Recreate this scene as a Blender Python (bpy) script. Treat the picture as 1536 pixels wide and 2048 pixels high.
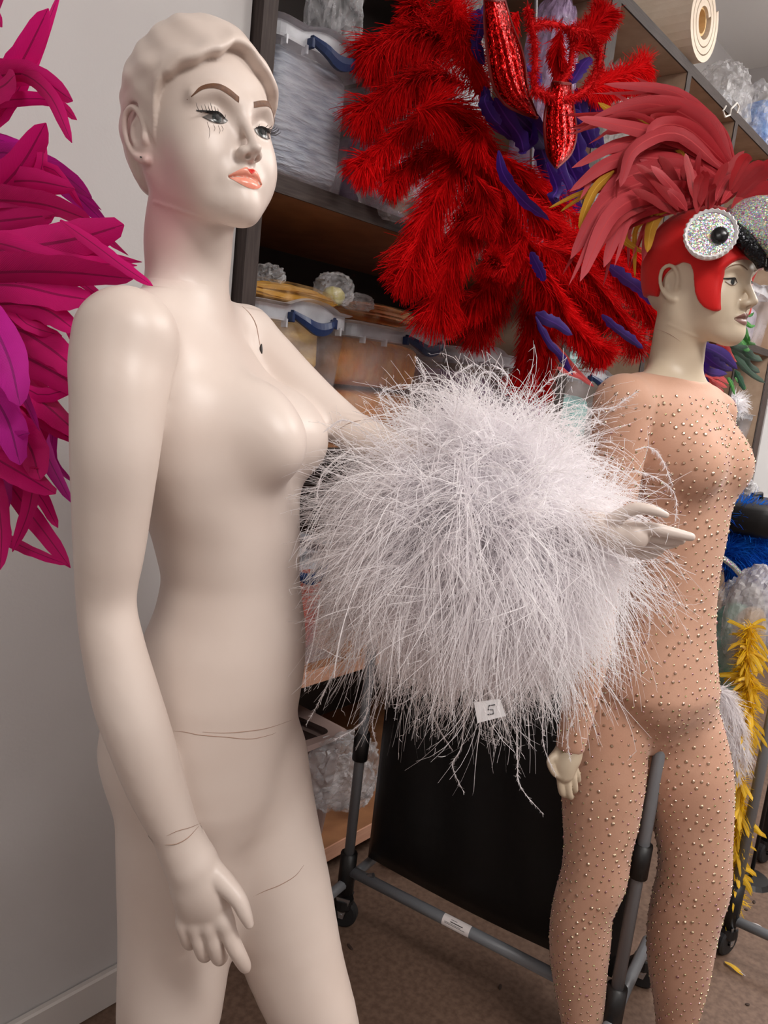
import bpy, math, random
import numpy as np
from mathutils import Vector, Matrix

for o in list(bpy.data.objects): bpy.data.objects.remove(o)
scene = bpy.context.scene
COL = scene.collection
random.seed(7)

# ------------------------------------------------------------------ camera
FPX, PITCH, ROLL, CAMH = 1550.0, math.radians(9.7), math.radians(6.3), 1.36
_F = np.array([0, math.cos(PITCH), -math.sin(PITCH)])
_u0 = np.array([0, math.sin(PITCH), math.cos(PITCH)])
_R = math.cos(ROLL)*np.array([1., 0, 0]) + math.sin(ROLL)*_u0
_U = -math.sin(ROLL)*np.array([1., 0, 0]) + math.cos(ROLL)*_u0
CAM = np.array([0, 0, CAMH])
cd = bpy.data.cameras.new('camera'); cam = bpy.data.objects.new('camera', cd); COL.objects.link(cam)
cd.sensor_fit = 'VERTICAL'; cd.sensor_height = 24.0; cd.lens = 24.0*FPX/2048; cd.clip_start = 0.02; cd.clip_end = 60
cam.matrix_world = Matrix(((_R[0], _U[0], -_F[0], 0), (_R[1], _U[1], -_F[1], 0), (_R[2], _U[2], -_F[2], CAMH), (0, 0, 0, 1)))
scene.camera = cam
# ------------------------------------------------------------------ light and exposure
wd = bpy.data.worlds.new('room_air'); scene.world = wd; wd.use_nodes = True
wd.node_tree.nodes['Background'].inputs[0].default_value = (0.9, 0.92, 1, 1)
wd.node_tree.nodes['Background'].inputs[1].default_value = 0.08
vs = scene.view_settings
vs.view_transform = 'Standard'; vs.look = 'None'; vs.gamma = 1.0; vs.use_curve_mapping = False; vs.exposure = 0.2
# unseen ceiling luminaires, the last one added: (x, y, sizex, sizey, watts); each one is also built as a fixture further down
CEIL = 3.45
LAMPS = [(1.25, -0.35, 1.2, 0.6, 46, 14), (2.25, 1.35, 1.2, 0.6, 36, 14), (-0.75, -1.9, 1.2, 0.6, 13, 6), (2.75, 3.05, 1.2, 0.6, 40, 42)]  # all out of view; last one added to brighten the far wall
LAMPZ = CEIL-.42                              # hung low; upward lights added to brighten ceiling and far wall
for lx, ly, sx, sy, wt, wu in LAMPS:
    for up, en in ((0, wt), (1, wu)):
        ld = bpy.data.lights.new('unseen_panel_light', 'AREA'); ld.shape = 'RECTANGLE'; ld.size = sx; ld.size_y = sy
        ld.energy = en; ld.color = (1.0, 0.965, 0.935)
        lo = bpy.data.objects.new('unseen_panel_light', ld); COL.objects.link(lo)
        lo.location = (lx, ly, LAMPZ+(.07 if up else -.012)); lo.rotation_euler = (math.pi if up else 0, 0, 0)

# ------------------------------------------------------------------ helpers
def ray(x, y): return _F + _R*((x-768)/FPX) - _U*((y-1024)/FPX)
def PY(x, y, Y): r = ray(x, y); return CAM + r*(Y/r[1])
def PZ(x, y, z): r = ray(x, y); return CAM + r*((z-CAMH)/r[2])
def PD(x, y, d): return CAM + ray(x, y)*d
def depth(p): return float((np.asarray(p)-CAM) @ _F)
_a = math.radians(40)
WU = np.array([math.sin(_a), math.cos(_a), 0]); WN = np.array([math.cos(_a), -math.sin(_a), 0])
W0 = np.array([-.431, 1.439, 0.])
WROT = math.radians(50)                      # local x along the shelves, local y into them
def W(s, t, z): return W0 + WU*s + WN*t + np.array([0, 0, z])
def PW(x, y, t):                             # point seen at a pixel on the plane t in front of the shelf fronts
    r = ray(x, y); return CAM + r*(((W0+WN*t-CAM) @ WN)/(r @ WN))

def lin(c):
    c = c/255.0
    return c/12.92 if c <= .04045 else ((c+.055)/1.055)**2.4
def rgb(r, g, b): return (lin(r), lin(g), lin(b), 1)
MATS = {}
def mat(name, col, rough=.5, spec=.5, metal=0., col2=None, nscale=8., ndetail=4., bump=0., bscale=60., trans=0., alpha=1., sss=0., coat=0., stretch=None, emit=None, sheen=0., nlo=.35, nhi=.65, obj_rand=0., twoside=0., rot=None):
    m = bpy.data.materials.new(name); m.use_nodes = True
    nt = m.node_tree; N = nt.nodes; Lk = nt.links
    b = N['Principled BSDF']
    b.inputs['Base Color'].default_value = rgb(*col)
    b.inputs['Roughness'].default_value = rough
    b.inputs['Specular IOR Level'].default_value = spec
    b.inputs['Metallic'].default_value = metal
    if trans: b.inputs['Transmission Weight'].default_value = trans
    if coat: b.inputs['Coat Weight'].default_value = coat; b.inputs['Coat Roughness'].default_value = .15
    if sheen: b.inputs['Sheen Weight'].default_value = sheen
    if alpha < 1: b.inputs['Alpha'].default_value = alpha
    if sss:
        b.inputs['Subsurface Weight'].default_value = sss
        b.inputs['Subsurface Radius'].default_value = (.01, .006, .004)
        b.inputs['Subsurface Scale'].default_value = .3
    tc = None
    if col2 or bump:
        tc = N.new('ShaderNodeTexCoord'); mp = N.new('ShaderNodeMapping')
        Lk.new(tc.outputs['Object'], mp.inputs['Vector'])
        if stretch: mp.inputs['Scale'].default_value = stretch
        if rot: mp.inputs['Rotation'].default_value = rot
    last = None
    if col2:
        nz = N.new('ShaderNodeTexNoise'); nz.inputs['Scale'].default_value = nscale; nz.inputs['Detail'].default_value = ndetail
        Lk.new(mp.outputs[0], nz.inputs['Vector'])
        cr = N.new('ShaderNodeValToRGB'); cr.color_ramp.elements[0].position = nlo; cr.color_ramp.elements[1].position = nhi
        cr.color_ramp.elements[0].color = rgb(*col); cr.color_ramp.elements[1].color = rgb(*col2)
        Lk.new(nz.outputs[0], cr.inputs[0]); last = cr.outputs[0]
        Lk.new(last, b.inputs['Base Color'])
    if obj_rand:
        oi = N.new('ShaderNodeObjectInfo'); hs = N.new('ShaderNodeHueSaturation')
        mr = N.new('ShaderNodeMapRange'); mr.inputs[3].default_value = 1-obj_rand; mr.inputs[4].default_value = 1+obj_rand
        Lk.new(oi.outputs['Random'], mr.inputs[0]); Lk.new(mr.outputs[0], hs.inputs['Value'])
        if last: Lk.new(last, hs.inputs['Color'])
        else: hs.inputs['Color'].default_value = rgb(*col)
        Lk.new(hs.outputs[0], b.inputs['Base Color']); last = hs.outputs[0]
    if bump:
        nb = N.new('ShaderNodeTexNoise'); nb.inputs['Scale'].default_value = bscale; nb.inputs['Detail'].default_value = 5
        Lk.new(mp.outputs[0], nb.inputs['Vector'])
        bp = N.new('ShaderNodeBump'); bp.inputs['Strength'].default_value = bump; bp.inputs['Distance'].default_value = .01
        Lk.new(nb.outputs[0], bp.inputs['Height']); Lk.new(bp.outputs[0], b.inputs['Normal'])
    if emit:
        b.inputs['Emission Color'].default_value = (1, .95, .88, 1); b.inputs['Emission Strength'].default_value = emit
    if twoside:                               # thin vane: some light passes through
        tr = N.new('ShaderNodeBsdfTranslucent'); mx = N.new('ShaderNodeMixShader'); mx.inputs[0].default_value = twoside
        if last: Lk.new(last, tr.inputs[0])
        else: tr.inputs[0].default_value = rgb(*col)
        Lk.new(b.outputs[0], mx.inputs[1]); Lk.new(tr.outputs[0], mx.inputs[2])
        Lk.new(mx.outputs[0], N['Material Output'].inputs[0])
    MATS[name] = m
    return m
def film(name, tint=(235, 235, 240), opac=.25, rough=.12, bump=.6, bscale=25., col2=None):
    """thin clear plastic: part see-through, part glossy/milky, crinkled"""
    m = bpy.data.materials.new(name); m.use_nodes = True
    nt = m.node_tree; N = nt.nodes; Lk = nt.links
    b = N['Principled BSDF']; b.inputs['Base Color'].default_value = rgb(*tint); b.inputs['Roughness'].default_value = rough
    b.inputs['Specular IOR Level'].default_value = .8
    t = N.new('ShaderNodeBsdfTransparent'); t.inputs[0].default_value = (.95, .95, .95, 1)
    mx = N.new('ShaderNodeMixShader')
    tc = N.new('ShaderNodeTexCoord'); nz = N.new('ShaderNodeTexNoise'); nz.inputs['Scale'].default_value = bscale; nz.inputs['Detail'].default_value = 6
    Lk.new(tc.outputs['Object'], nz.inputs['Vector'])
    mr = N.new('ShaderNodeMapRange'); mr.inputs[1].default_value = .35; mr.inputs[2].default_value = .7
    mr.inputs[3].default_value = max(0, opac-.12); mr.inputs[4].default_value = min(1, opac+.22)
    Lk.new(nz.outputs[0], mr.inputs[0]); Lk.new(mr.outputs[0], mx.inputs[0])
    if bump:
        bp = N.new('ShaderNodeBump'); bp.inputs['Strength'].default_value = bump; bp.inputs['Distance'].default_value = .02
        Lk.new(nz.outputs[0], bp.inputs['Height']); Lk.new(bp.outputs[0], b.inputs['Normal'])
    Lk.new(t.outputs[0], mx.inputs[1]); Lk.new(b.outputs[0], mx.inputs[2]); Lk.new(mx.outputs[0], N['Material Output'].inputs[0])
    MATS[name] = m
    return m

def tag(o, label, cat, group=None):
    o['label'] = label; o['category'] = cat
    if group: o['group'] = group
    return o
def struct(o): o['kind'] = 'structure'; return o
def stuff(o): o['kind'] = 'stuff'; return o
def empty(name, loc=(0, 0, 0), rz=0., parent=None):
    o = bpy.data.objects.new(name, None); COL.objects.link(o); o.empty_display_size = .05
    o.location = [float(v) for v in loc]; o.rotation_euler = (0, 0, rz)
    if parent: o.parent = parent
    return o
def thing(name, label, cat, loc=(0, 0, 0), rz=0., group=None): return tag(empty(name, loc, rz), label, cat, group)

def mesh_np(name, V, F, m, parent=None, smooth=False, origin=None, UV=None):
    """V (n,3); F (k,3) or (k,4) int array or list of such arrays. World/parent-local coordinates; origin shifts the object's own pivot."""
    V = np.asarray(V, np.float32)
    if origin is not None: V = V-np.asarray(origin, np.float32)
    Fs = F if isinstance(F, list) and isinstance(F[0], np.ndarray) else [F]
    Fs = [np.asarray(f, np.int32) for f in Fs if len(f)]
    me = bpy.data.meshes.new(name)
    me.vertices.add(len(V)); me.vertices.foreach_set('co', V.ravel())
    tot = np.concatenate([np.full(len(f), f.shape[1], np.int32) for f in Fs])
    idx = np.concatenate([f.ravel() for f in Fs])
    me.loops.add(len(idx)); me.loops.foreach_set('vertex_index', idx)
    me.polygons.add(len(tot))
    me.polygons.foreach_set('loop_start', np.concatenate([[0], np.cumsum(tot)[:-1]]).astype(np.int32))
    me.polygons.foreach_set('loop_total', tot)
    if smooth: me.polygons.foreach_set('use_smooth', np.ones(len(tot), bool))
    if UV is not None:
        ul = me.uv_layers.new(name='UVMap'); ul.data.foreach_set('uv', np.asarray(UV, np.float32)[idx].ravel())
    me.update(calc_edges=True)
    me.materials.append(m)
    o = bpy.data.objects.new(name, me); COL.objects.link(o)
    if parent: o.parent = parent
    if origin is not None: o.location = [float(v) for v in origin]
    return o
class MB:
    """collects polygons; build() makes ONE mesh object"""
    def __init__(s): s.v = []; s.f = []
    def add(s, V, F):
        k = len(s.v); s.v += [tuple(float(c) for c in p) for p in V]; s.f += [tuple(i+k for i in f) for f in F]; return s
    def box(s, x0, x1, y0, y1, z0, z1, b=0.):
        if b <= 0:
            V = [(x, y, z) for z in (z0, z1) for x, y in ((x0, y0), (x1, y0), (x1, y1), (x0, y1))]
            return s.add(V, [(3, 2, 1, 0), (4, 5, 6, 7), (0, 1, 5, 4), (1, 2, 6, 5), (2, 3, 7, 6), (3, 0, 4, 7)])
        V = []
        for z, e in ((z0, b), (z0+b, 0), (z1-b, 0), (z1, b)):
            for x, y in ((x0+b, y0+e), (x1-b, y0+e), (x1-e, y0+b), (x1-e, y1-b), (x1-b, y1-e), (x0+b, y1-e), (x0+e, y1-b), (x0+e, y0+b)):
                V.append((min(max(x, x0+e), x1-e), min(max(y, y0+e), y1-e), z))
        F = [tuple(range(7, -1, -1)), tuple(range(24, 32))]
        for r in range(3):
            for i in range(8):
                j = (i+1) % 8; F.append((r*8+i, r*8+j, r*8+8+j, r*8+8+i))
        return s.add(V, F)
    def tube(s, pts, rad, n=10, cap=True, flat=None):
        P = [np.asarray(p, float) for p in pts]; R = rad if isinstance(rad, (list, tuple, np.ndarray)) else [rad]*len(P)
        up = np.array([0, 0, 1.]); V = []; F = []
        pu = None
        for i, p in enumerate(P):
            t = P[min(i+1, len(P)-1)]-P[max(i-1, 0)]; t = t/(np.linalg.norm(t)+1e-12)
            a = pu if pu is not None else (up if abs(t[2]) < .9 else np.array([1., 0, 0]))
            e1 = a-t*(a @ t); e1 /= np.linalg.norm(e1)+1e-12; pu = e1; e2 = np.cross(t, e1)
            for k in range(n):
                an = 2*math.pi*k/n
                V.append(p+R[i]*(e1*math.cos(an)+e2*math.sin(an)*(flat or 1)))
        for i in range(len(P)-1):
            for k in range(n):
                j = (k+1) % n; F.append((i*n+k, i*n+j, (i+1)*n+j, (i+1)*n+k))
        if cap: F += [tuple(range(n-1, -1, -1)), tuple(range((len(P)-1)*n, len(P)*n))]
        return s.add(V, F)
    def lathe(s, prof, n=24, c=(0, 0, 0), axis='z'):
        V = []; F = []
        for r, h in prof:
            for k in range(n):
                an = 2*math.pi*k/n; x, y = r*math.cos(an), r*math.sin(an)
                q = (x, y, h) if axis == 'z' else ((x, h, y) if axis == 'y' else (h, x, y))
                V.append((q[0]+c[0], q[1]+c[1], q[2]+c[2]))
        for i in range(len(prof)-1):
            for k in range(n):
                j = (k+1) % n; F.append((i*n+k, i*n+j, (i+1)*n+j, (i+1)*n+k))
        return s.add(V, F)
    def build(s, name, m, parent=None, smooth=False, loc=None):
        me = bpy.data.meshes.new(name); me.from_pydata(s.v, [], s.f)
        if smooth: me.polygons.foreach_set('use_smooth', np.ones(len(me.polygons), bool))
        me.update(); me.materials.append(m)
        o = bpy.data.objects.new(name, me); COL.objects.link(o)
        if parent: o.parent = parent
        if loc is not None: o.location = [float(v) for v in loc]
        return o
def catmull(P, n):
    P = np.asarray(P, float); m = len(P)
    Q = np.vstack([2*P[0]-P[1], P, 2*P[-1]-P[-2]])
    out = []
    ts = np.linspace(0, m-1, n)
    for t in ts:
        i = min(int(t), m-2); f = t-i
        a, b, c, d = Q[i], Q[i+1], Q[i+2], Q[i+3]
        out.append(.5*((2*b)+(c-a)*f+(2*a-5*b+4*c-d)*f*f+(3*b-a-3*c+d)*f**3))
    return np.array(out)

# ------------------------------------------------------------------ signed distance modelling (for the mannequins)
class Field:
    def __init__(s, lo, hi, h):
        s.lo = np.asarray(lo, float); s.h = h
        s.n = np.ceil((np.asarray(hi, float)-s.lo)/h).astype(int)+1
        s.ax = [s.lo[i]+h*np.arange(s.n[i]) for i in range(3)]
        s.D = np.full(s.n, 1.0, np.float32)
    def sub(s, lo, hi):
        sl = []
        for i in range(3):
            a = max(0, int(math.floor((lo[i]-s.lo[i])/s.h))); b = min(s.n[i], int(math.ceil((hi[i]-s.lo[i])/s.h))+1)
            if b-a < 2: return None, None
            sl.append(slice(a, b))
        X = s.ax[0][sl[0]].astype(np.float32)[:, None, None]; Y = s.ax[1][sl[1]].astype(np.float32)[None, :, None]; Z = s.ax[2][sl[2]].astype(np.float32)[None, None, :]
        return tuple(sl), (X, Y, Z)
    def put(s, sl, d, k, op='add'):
        D = s.D[sl]
        if op == 'add':
            if k > 0:
                hh = np.maximum(k-np.abs(D-d), 0)/k; s.D[sl] = np.minimum(D, d)-hh*hh*k*.25
            else: s.D[sl] = np.minimum(D, d)
        else:
            d = -d
            if k > 0:
                hh = np.maximum(k-np.abs(D-d), 0)/k; s.D[sl] = np.maximum(D, d)+hh*hh*k*.25
            else: s.D[sl] = np.maximum(D, d)
    def tube(s, pts, rad, k=.01, op='add', n=None, flat=None):
        """capsule chain, pts (m,3), radii; flat=(axis vec, ratio) squashes the section along axis"""
        P = np.asarray(pts, float); R = np.asarray(rad, float)
        if n:
            Q = catmull(np.hstack([P, R[:, None]]), n); P = Q[:, :3]; R = Q[:, 3]
        m = R.max()+k+3*s.h
        sl, g = s.sub(P.min(0)-m, P.max(0)+m)
        if sl is None: return
        X, Y, Z = g; best = None
        for i in range(len(P)-1):
            a, b = P[i], P[i+1]; ab = b-a; L2 = ab @ ab+1e-12
            px, py, pz = X-a[0], Y-a[1], Z-a[2]
            t = np.clip((px*ab[0]+py*ab[1]+pz*ab[2])/L2, 0, 1)
            dx, dy, dz = px-t*ab[0], py-t*ab[1], pz-t*ab[2]
            q = dx*dx+dy*dy+dz*dz
            if flat is not None:
                ax, ro = flat; c = dx*ax[0]+dy*ax[1]+dz*ax[2]; q = q+c*c*(1/ro**2-1)
            d = np.sqrt(q)-(R[i]+t*(R[i+1]-R[i]))
            if flat is not None: d = d*min(1, flat[1]*1.2)
            best = d if best is None else np.minimum(best, d)
        s.put(sl, best, k, op)
    def ell(s, c, r, k=.01, M=None, op='add'):
        """ellipsoid; M columns = its axes"""
        r = np.asarray(r, float); c = np.asarray(c, float); m = r.max()+k+3*s.h
        sl, g = s.sub(c-m, c+m)
        if sl is None: return
        X, Y, Z = g[0]-c[0], g[1]-c[1], g[2]-c[2]
        if M is None: M = np.eye(3)
        q = [(X*M[0, i]+Y*M[1, i]+Z*M[2, i])/r[i] for i in range(3)]
        k0 = np.sqrt(q[0]**2+q[1]**2+q[2]**2)
        k1 = np.sqrt((q[0]/r[0])**2+(q[1]/r[1])**2+(q[2]/r[2])**2)+1e-6
        s.put(sl, k0*(k0-1)/k1, k, op)
    def nets(s):
        D = s.D; n = D.shape; ins = D < 0
        c = [ins[i:n[0]-1+i, j:n[1]-1+j, k:n[2]-1+k] for i in (0, 1) for j in (0, 1) for k in (0, 1)]
        al = c[0].copy(); an = c[0].copy()
        for q in c[1:]: al &= q; an |= q
        I, J, K = np.nonzero(an & ~al)
        ids = np.full((n[0]-1, n[1]-1, n[2]-1), -1, np.int32); ids[I, J, K] = np.arange(len(I))
        acc = np.zeros((len(I), 3)); cnt = np.zeros(len(I))
        cor = [(i, j, k) for i in (0, 1) for j in (0, 1) for k in (0, 1)]
        val = {q: D[I+q[0], J+q[1], K+q[2]].astype(float) for q in cor}
        for q in cor:
            for ax in range(3):
                if q[ax] == 0:
                    w = list(q); w[ax] = 1; w = tuple(w)
                    a, b = val[q], val[w]; cr = (a < 0) != (b < 0)
                    t = np.where(cr, a/np.where(a == b, 1, a-b), 0)
                    p = np.zeros((len(I), 3)); p += q; p[:, ax] += t
                    acc += p*cr[:, None]; cnt += cr
        V = s.lo+s.h*(np.stack([I, J, K], 1)+acc/cnt[:, None])
        Q = []
        for ax in range(3):
            a1, a2 = (ax+1) % 3, (ax+2) % 3
            s0 = [slice(None)]*3; s1 = [slice(None)]*3; s0[ax] = slice(0, n[ax]-1); s1[ax] = slice(1, n[ax])
            e = ins[tuple(s0)] != ins[tuple(s1)]
            idx = np.stack(np.nonzero(e), 1)
            ok = (idx[:, a1] > 0) & (idx[:, a2] > 0) & (idx[:, a1] < n[a1]-1) & (idx[:, a2] < n[a2]-1)
            idx = idx[ok]
            def cell(d1, d2):
                w = idx.copy(); w[:, a1] -= d1; w[:, a2] -= d2; return ids[w[:, 0], w[:, 1], w[:, 2]]
            q = np.stack([cell(1, 1), cell(0, 1), cell(0, 0), cell(1, 0)], 1)
            fl = ins[tuple(s0)][idx[:, 0], idx[:, 1], idx[:, 2]]
            q[~fl] = q[~fl][:, ::-1]
            Q.append(q[(q >= 0).all(1)])
        return V, np.concatenate(Q)
    def at(s, p):
        """trilinear sample at points (m,3)"""
        q = (np.asarray(p, float)-s.lo)/s.h; i = np.clip(np.floor(q).astype(int), 0, s.n-2); f = np.clip(q-i, 0, 1)
        out = 0
        for a in (0, 1):
            for b in (0, 1):
                for c in (0, 1):
                    w = (f[:, 0] if a else 1-f[:, 0])*(f[:, 1] if b else 1-f[:, 1])*(f[:, 2] if c else 1-f[:, 2])
                    out = out+w*s.D[i[:, 0]+a, i[:, 1]+b, i[:, 2]+c]
        return out

def interp(z, zs, vs):
    o = np.argsort(zs); zs = np.asarray(zs, float)[o]; vs = np.asarray(vs, float)[o]
    # smooth (Catmull-Rom on a uniform resample)
    zz = np.linspace(zs[0], zs[-1], 120); lin_ = np.interp(zz, zs, vs)
    ker = np.array([1, 2, 3, 2, 1.])/9
    sm = np.convolve(np.pad(lin_, 2, mode='edge'), ker, 'valid')
    return np.interp(z, zz, sm)
# ------------------------------------------------------------------ room
floor_m = mat('speckled_floor', (116, 93, 79), rough=.5, spec=.35, col2=(94, 73, 61), nscale=70, ndetail=10, bump=.06, bscale=160)
wall_m = mat('painted_wall', (190, 187, 186), rough=.75, spec=.3, col2=(186, 182, 181), nscale=3, bump=.03, bscale=180)
ceil_m = mat('painted_ceiling', (232, 230, 228), rough=.85)
base_m = mat('grey_baseboard', (196, 190, 186), rough=.5)
def wloc(o, s=0., t=0., z=0.):
    o.location = [float(v) for v in W(s, t, z)]; o.rotation_euler = (0, 0, WROT); return o
S0, S1, T1, TB = -3.2, 4.35, 4.2, -.62
struct(wloc(MB().box(S0-.2, S1+.2, -T1-.2, .85, -.12, 0).build('floor', floor_m)))
struct(wloc(MB().box(S0-.2, S1+.2, -T1-.2, .85, CEIL, CEIL+.1).build('ceiling', ceil_m)))
struct(wloc(MB().box(S0, .163, .03, .8, 0, CEIL).build('wall_left', wall_m)))
struct(wloc(MB().box(.163, S1, .63, .8, 0, CEIL).build('wall_back', wall_m)))
struct(wloc(MB().box(S1, S1+.15, -T1, .8, 0, CEIL).build('wall_far', wall_m)))
struct(wloc(MB().box(S0, S1, -T1-.15, -T1, 0, CEIL).build('wall_right', wall_m)))
struct(wloc(MB().box(S0-.15, S0, -T1, .8, 0, CEIL).build('wall_front', wall_m)))
struct(wloc(MB().box(S0, .160, .012, .0299, 0, .085, .004).build('baseboard_left', base_m)))
frame_m = mat('white_fixture_frame', (235, 235, 235), rough=.4)
glow_m = mat('light_diffuser', (255, 255, 255), rough=.6, emit=2.2)
for (lx, ly, sx, sy, wt, wu), lb in zip(LAMPS, ('above and right of the two mannequins', 'over the right hand rolling rack', 'in the near left corner behind the camera', 'put in to brighten the far wall beside the shelving')):
    t = thing('unseen_ceiling_light', 'flat white unseen panel light with added uplight '+lb, 'light', (lx, ly, LAMPZ), group='unseen panel lights')
    MB().box(-sx/2-.03, sx/2+.03, -sy/2-.03, sy/2+.03, 0.008, .05, .004).build('frame', frame_m, t)
    MB().box(-sx/2, sx/2, -sy/2, sy/2, 0.0, .008).build('diffuser', glow_m, t)
    for sx_ in (-1, 1): MB().tube([(sx_*sx*.4, 0, .05), (sx_*sx*.4, 0, .419)], .002, 6).build('wire', frame_m, t)

# ------------------------------------------------------------------ shelving
dark_lam = mat('dark_grey_laminate', (72, 63, 60), rough=.65, spec=.2, col2=(58, 50, 48), nscale=14, stretch=(14, 14, 1))
dark_lam_h = mat('dark_grey_laminate_edge', (72, 63, 60), rough=.65, spec=.2, col2=(58, 50, 48), nscale=14, stretch=(1, 14, 14))
board_m = mat('brown_board', (156, 108, 72), rough=.6, col2=(140, 94, 62), nscale=16)
beige_lam = mat('beige_chipboard', (176, 150, 128), rough=.6, col2=(164, 138, 116), nscale=20)
maple = mat('maple_edge', (214, 164, 138), rough=.5, col2=(200, 148, 122), nscale=10, stretch=(1, 12, 12))
sh = thing('shelving_unit', 'tall dark-edged shelving unit running along the wall', 'shelf', W(0, 0, 0), WROT)
DIVS = [(.168, .200), (1.472, 1.528), (2.100, 2.135), (2.650, 2.685), (3.20, 3.235), (3.76, 3.795)]
for i, (a, b) in enumerate(DIVS):
    p = MB().box(a, b, .004, .60, 0, 2.565).build('side_panel', dark_lam if i == 0 else beige_lam, sh)
    MB().box(a-.001, b+.001, 0, .004, 0, 2.566).build('edge_band', dark_lam, p)
for i in range(len(DIVS)-1):
    a, b = DIVS[i][1], DIVS[i+1][0]
    for z, th, mm in ((.11, .04, maple), (.64, .035, maple), (1.19, .03, dark_lam_h), (1.735, .034, dark_lam_h)):
        p = MB().box(a, b, .006, .60, z-th, z).build('shelf_board', board_m, sh)
        MB().box(a, b, 0.001, .006, z-th-.0005, z+.0005).build('edge_band', mm, p)
p = MB().box(.168, DIVS[-1][1], .006, .62, 2.566, 2.60).build('top_board', beige_lam, sh)
MB().box(.166, DIVS[-1][1], 0, .006, 2.565, 2.601).build('edge_band', dark_lam_h, p)
MB().box(.2, DIVS[-1][0], .60, .615, .11, 2.565).build('back_panel', mat('dark_back_panel', (40, 32, 29), rough=.7), sh)

# ------------------------------------------------------------------ clear storage bins
clear_m = film('clear_bin_plastic', (214, 208, 214), opac=.17, rough=.3, bump=.0, bscale=6)
rim_m = film('milky_bin_rim', (220, 222, 230), opac=.45, rough=.3, bump=.0, bscale=10)
blue_m = mat('navy_handle_plastic', (17, 42, 86), rough=.4, col2=(14, 36, 76), nscale=20)
def rrect(x0, x1, y0, y1, r, n=4):
    out = []
    for cx, cy, a0 in ((x1-r, y0+r, -90), (x1-r, y1-r, 0), (x0+r, y1-r, 90), (x0+r, y0+r, 180)):
        for k in range(n+1):
            a = math.radians(a0+90*k/n); out.append((cx+r*math.cos(a), cy+r*math.sin(a)))
    return out
def storage_bin(label, s0, s1, t, dep, z, h, hc=None, hw=.06, handles=True, body=None, rim=None, arch=.018, name='storage_bin', group=None):
    """bin standing on a shelf; local x along the shelf from s0, front at t"""
    w = s1-s0; T = thing(name, label, 'storage bin', W(s0, t, z), WROT, group)
    hc = (hc-s0) if hc else w/2
    def loop(f, zz, extra=0., bumpy=False):
        ins = .022*(1-f)-extra
        L = rrect(ins, w-ins, ins, dep-ins, .03)
        # subdivide front edge for the arched rim
        return [(x, y, zz) for x, y in L]
    V = []; F = []
    rows = [loop(0, 0.0)]+[loop(f, h*f) for f in (.05, .35, .7, .9)]
    n = len(rows[0])
    for r in rows: V += r
    for i in range(len(rows)-1):
        for k in range(n): j = (k+1) % n; F.append((i*n+k, i*n+j, (i+1)*n+j, (i+1)*n+k))
    F.append(tuple(range(n-1, -1, -1)))
    MB().add(V, F).build('body', body or clear_m, T, smooth=False)
    # rim: band with a flange, arched over the handles on the two short faces
    R = rrect(-.006, w+.006, -.006, dep+.006, .034)
    P = []
    for k in range(len(R)):
        a = np.array(R[k]); b = np.array(R[(k+1) % len(R)]); m = max(1, int(np.linalg.norm(b-a)/.012))
        for q in range(m): P.append(a+(b-a)*q/m)
    P = np.array(P); N = len(P)
    def bz(p):
        e = 0
        if p[1] < .01 or p[1] > dep-.01:
            d = abs(p[0]-hc)/(hw*1.15); e = arch*max(0, 1-d*d)**1.0 if d < 1 else 0
        return e
    V = []; F = []
    inner = lambda p, q: ((p-np.array([w/2, dep/2]))*(1-q)+np.array([w/2, dep/2]))
    for off, zz, up in ((.05, h*.88, .3), (.012, h*.885, .3), (.012, h*.985, 1), (0., h*.99, 1), (-.006, h, 1), (.012, h+.003, 1), (.05, h*.99, 1)):
        for p in P:
            d = (p-np.array([w/2, dep/2])); L_ = np.linalg.norm(d); q = p-d/L_*off
            V.append((q[0], q[1], zz+bz(p)*up))
    for i in range(6):
        for k in range(N): j = (k+1) % N; F.append((i*N+k, i*N+j, (i+1)*N+j, (i+1)*N+k))
    MB().add(V, F).build('rim', rim or rim_m, T, smooth=False)
    for k in range(3):      # stiffening ribs under the rim
        x = (.12, .32, .88)[k]*w
        MB().box(x-.0025, x+.0025, -.001, .016, h*.84, h*.90, .0006).build('rib', rim or rim_m, T)
    if handles:
        V = []; F = []
        for k in range(13):
            f = k/12; x = hc-hw+2*hw*f; bow = math.sin(math.pi*f)
            zc = h*.93-.026*bow+arch*.2; yy = -.008-.020*min(1, bow*1.6)
            hh = .007+.007*bow
            V += [(x, yy, zc+hh), (x, yy-.004, zc), (x, yy, zc-hh), (x, yy+.008, zc-hh), (x, yy+.010, zc), (x, yy+.008, zc+hh)]
        for k in range(12):
            for q in range(6): r = (q+1) % 6; F.append((k*6+q, (k+1)*6+q, (k+1)*6+r, k*6+r))
        F += [tuple(range(5, -1, -1)), tuple(range(72, 78))]
        MB().add(V, F).build('handle', blue_m, T, smooth=False)
        for sx in (-1, 1):
            MB().box(hc+sx*hw-.004, hc+sx*hw+.004, -.012, .006, h*.88, h*.95, .0015).build('handle_lug', blue_m, T)
    return T
storage_bin('clear bin of silvery bags with navy handle, upper shelf beside the end panel', .206, .476, -.012, .50, 1.737, .285, .36, .062)
storage_bin('clear bin of yellow bags with a navy handle, left on the middle shelf', .206, .498, -.012, .50, 1.192, .30, .372, .064)
storage_bin('clear bin of orange feathers with a navy handle, middle shelf', .508, .900, -.02, .50, 1.192, .292, .775, .072)
storage_bin('clear bin of purple packets behind the white plume ball', .93, 1.30, -.03, .48, 1.192, .275, handles=False)
storage_bin('clear bin of rust coloured packets on the shelf below the yellow bin', .24, .62, -.02, .48, .642, .28, .43, .06)
storage_bin('clear bin showing behind the red plumes on the upper shelf', .52, .90, -.05, .48, 1.737, .26, handles=False)
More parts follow.
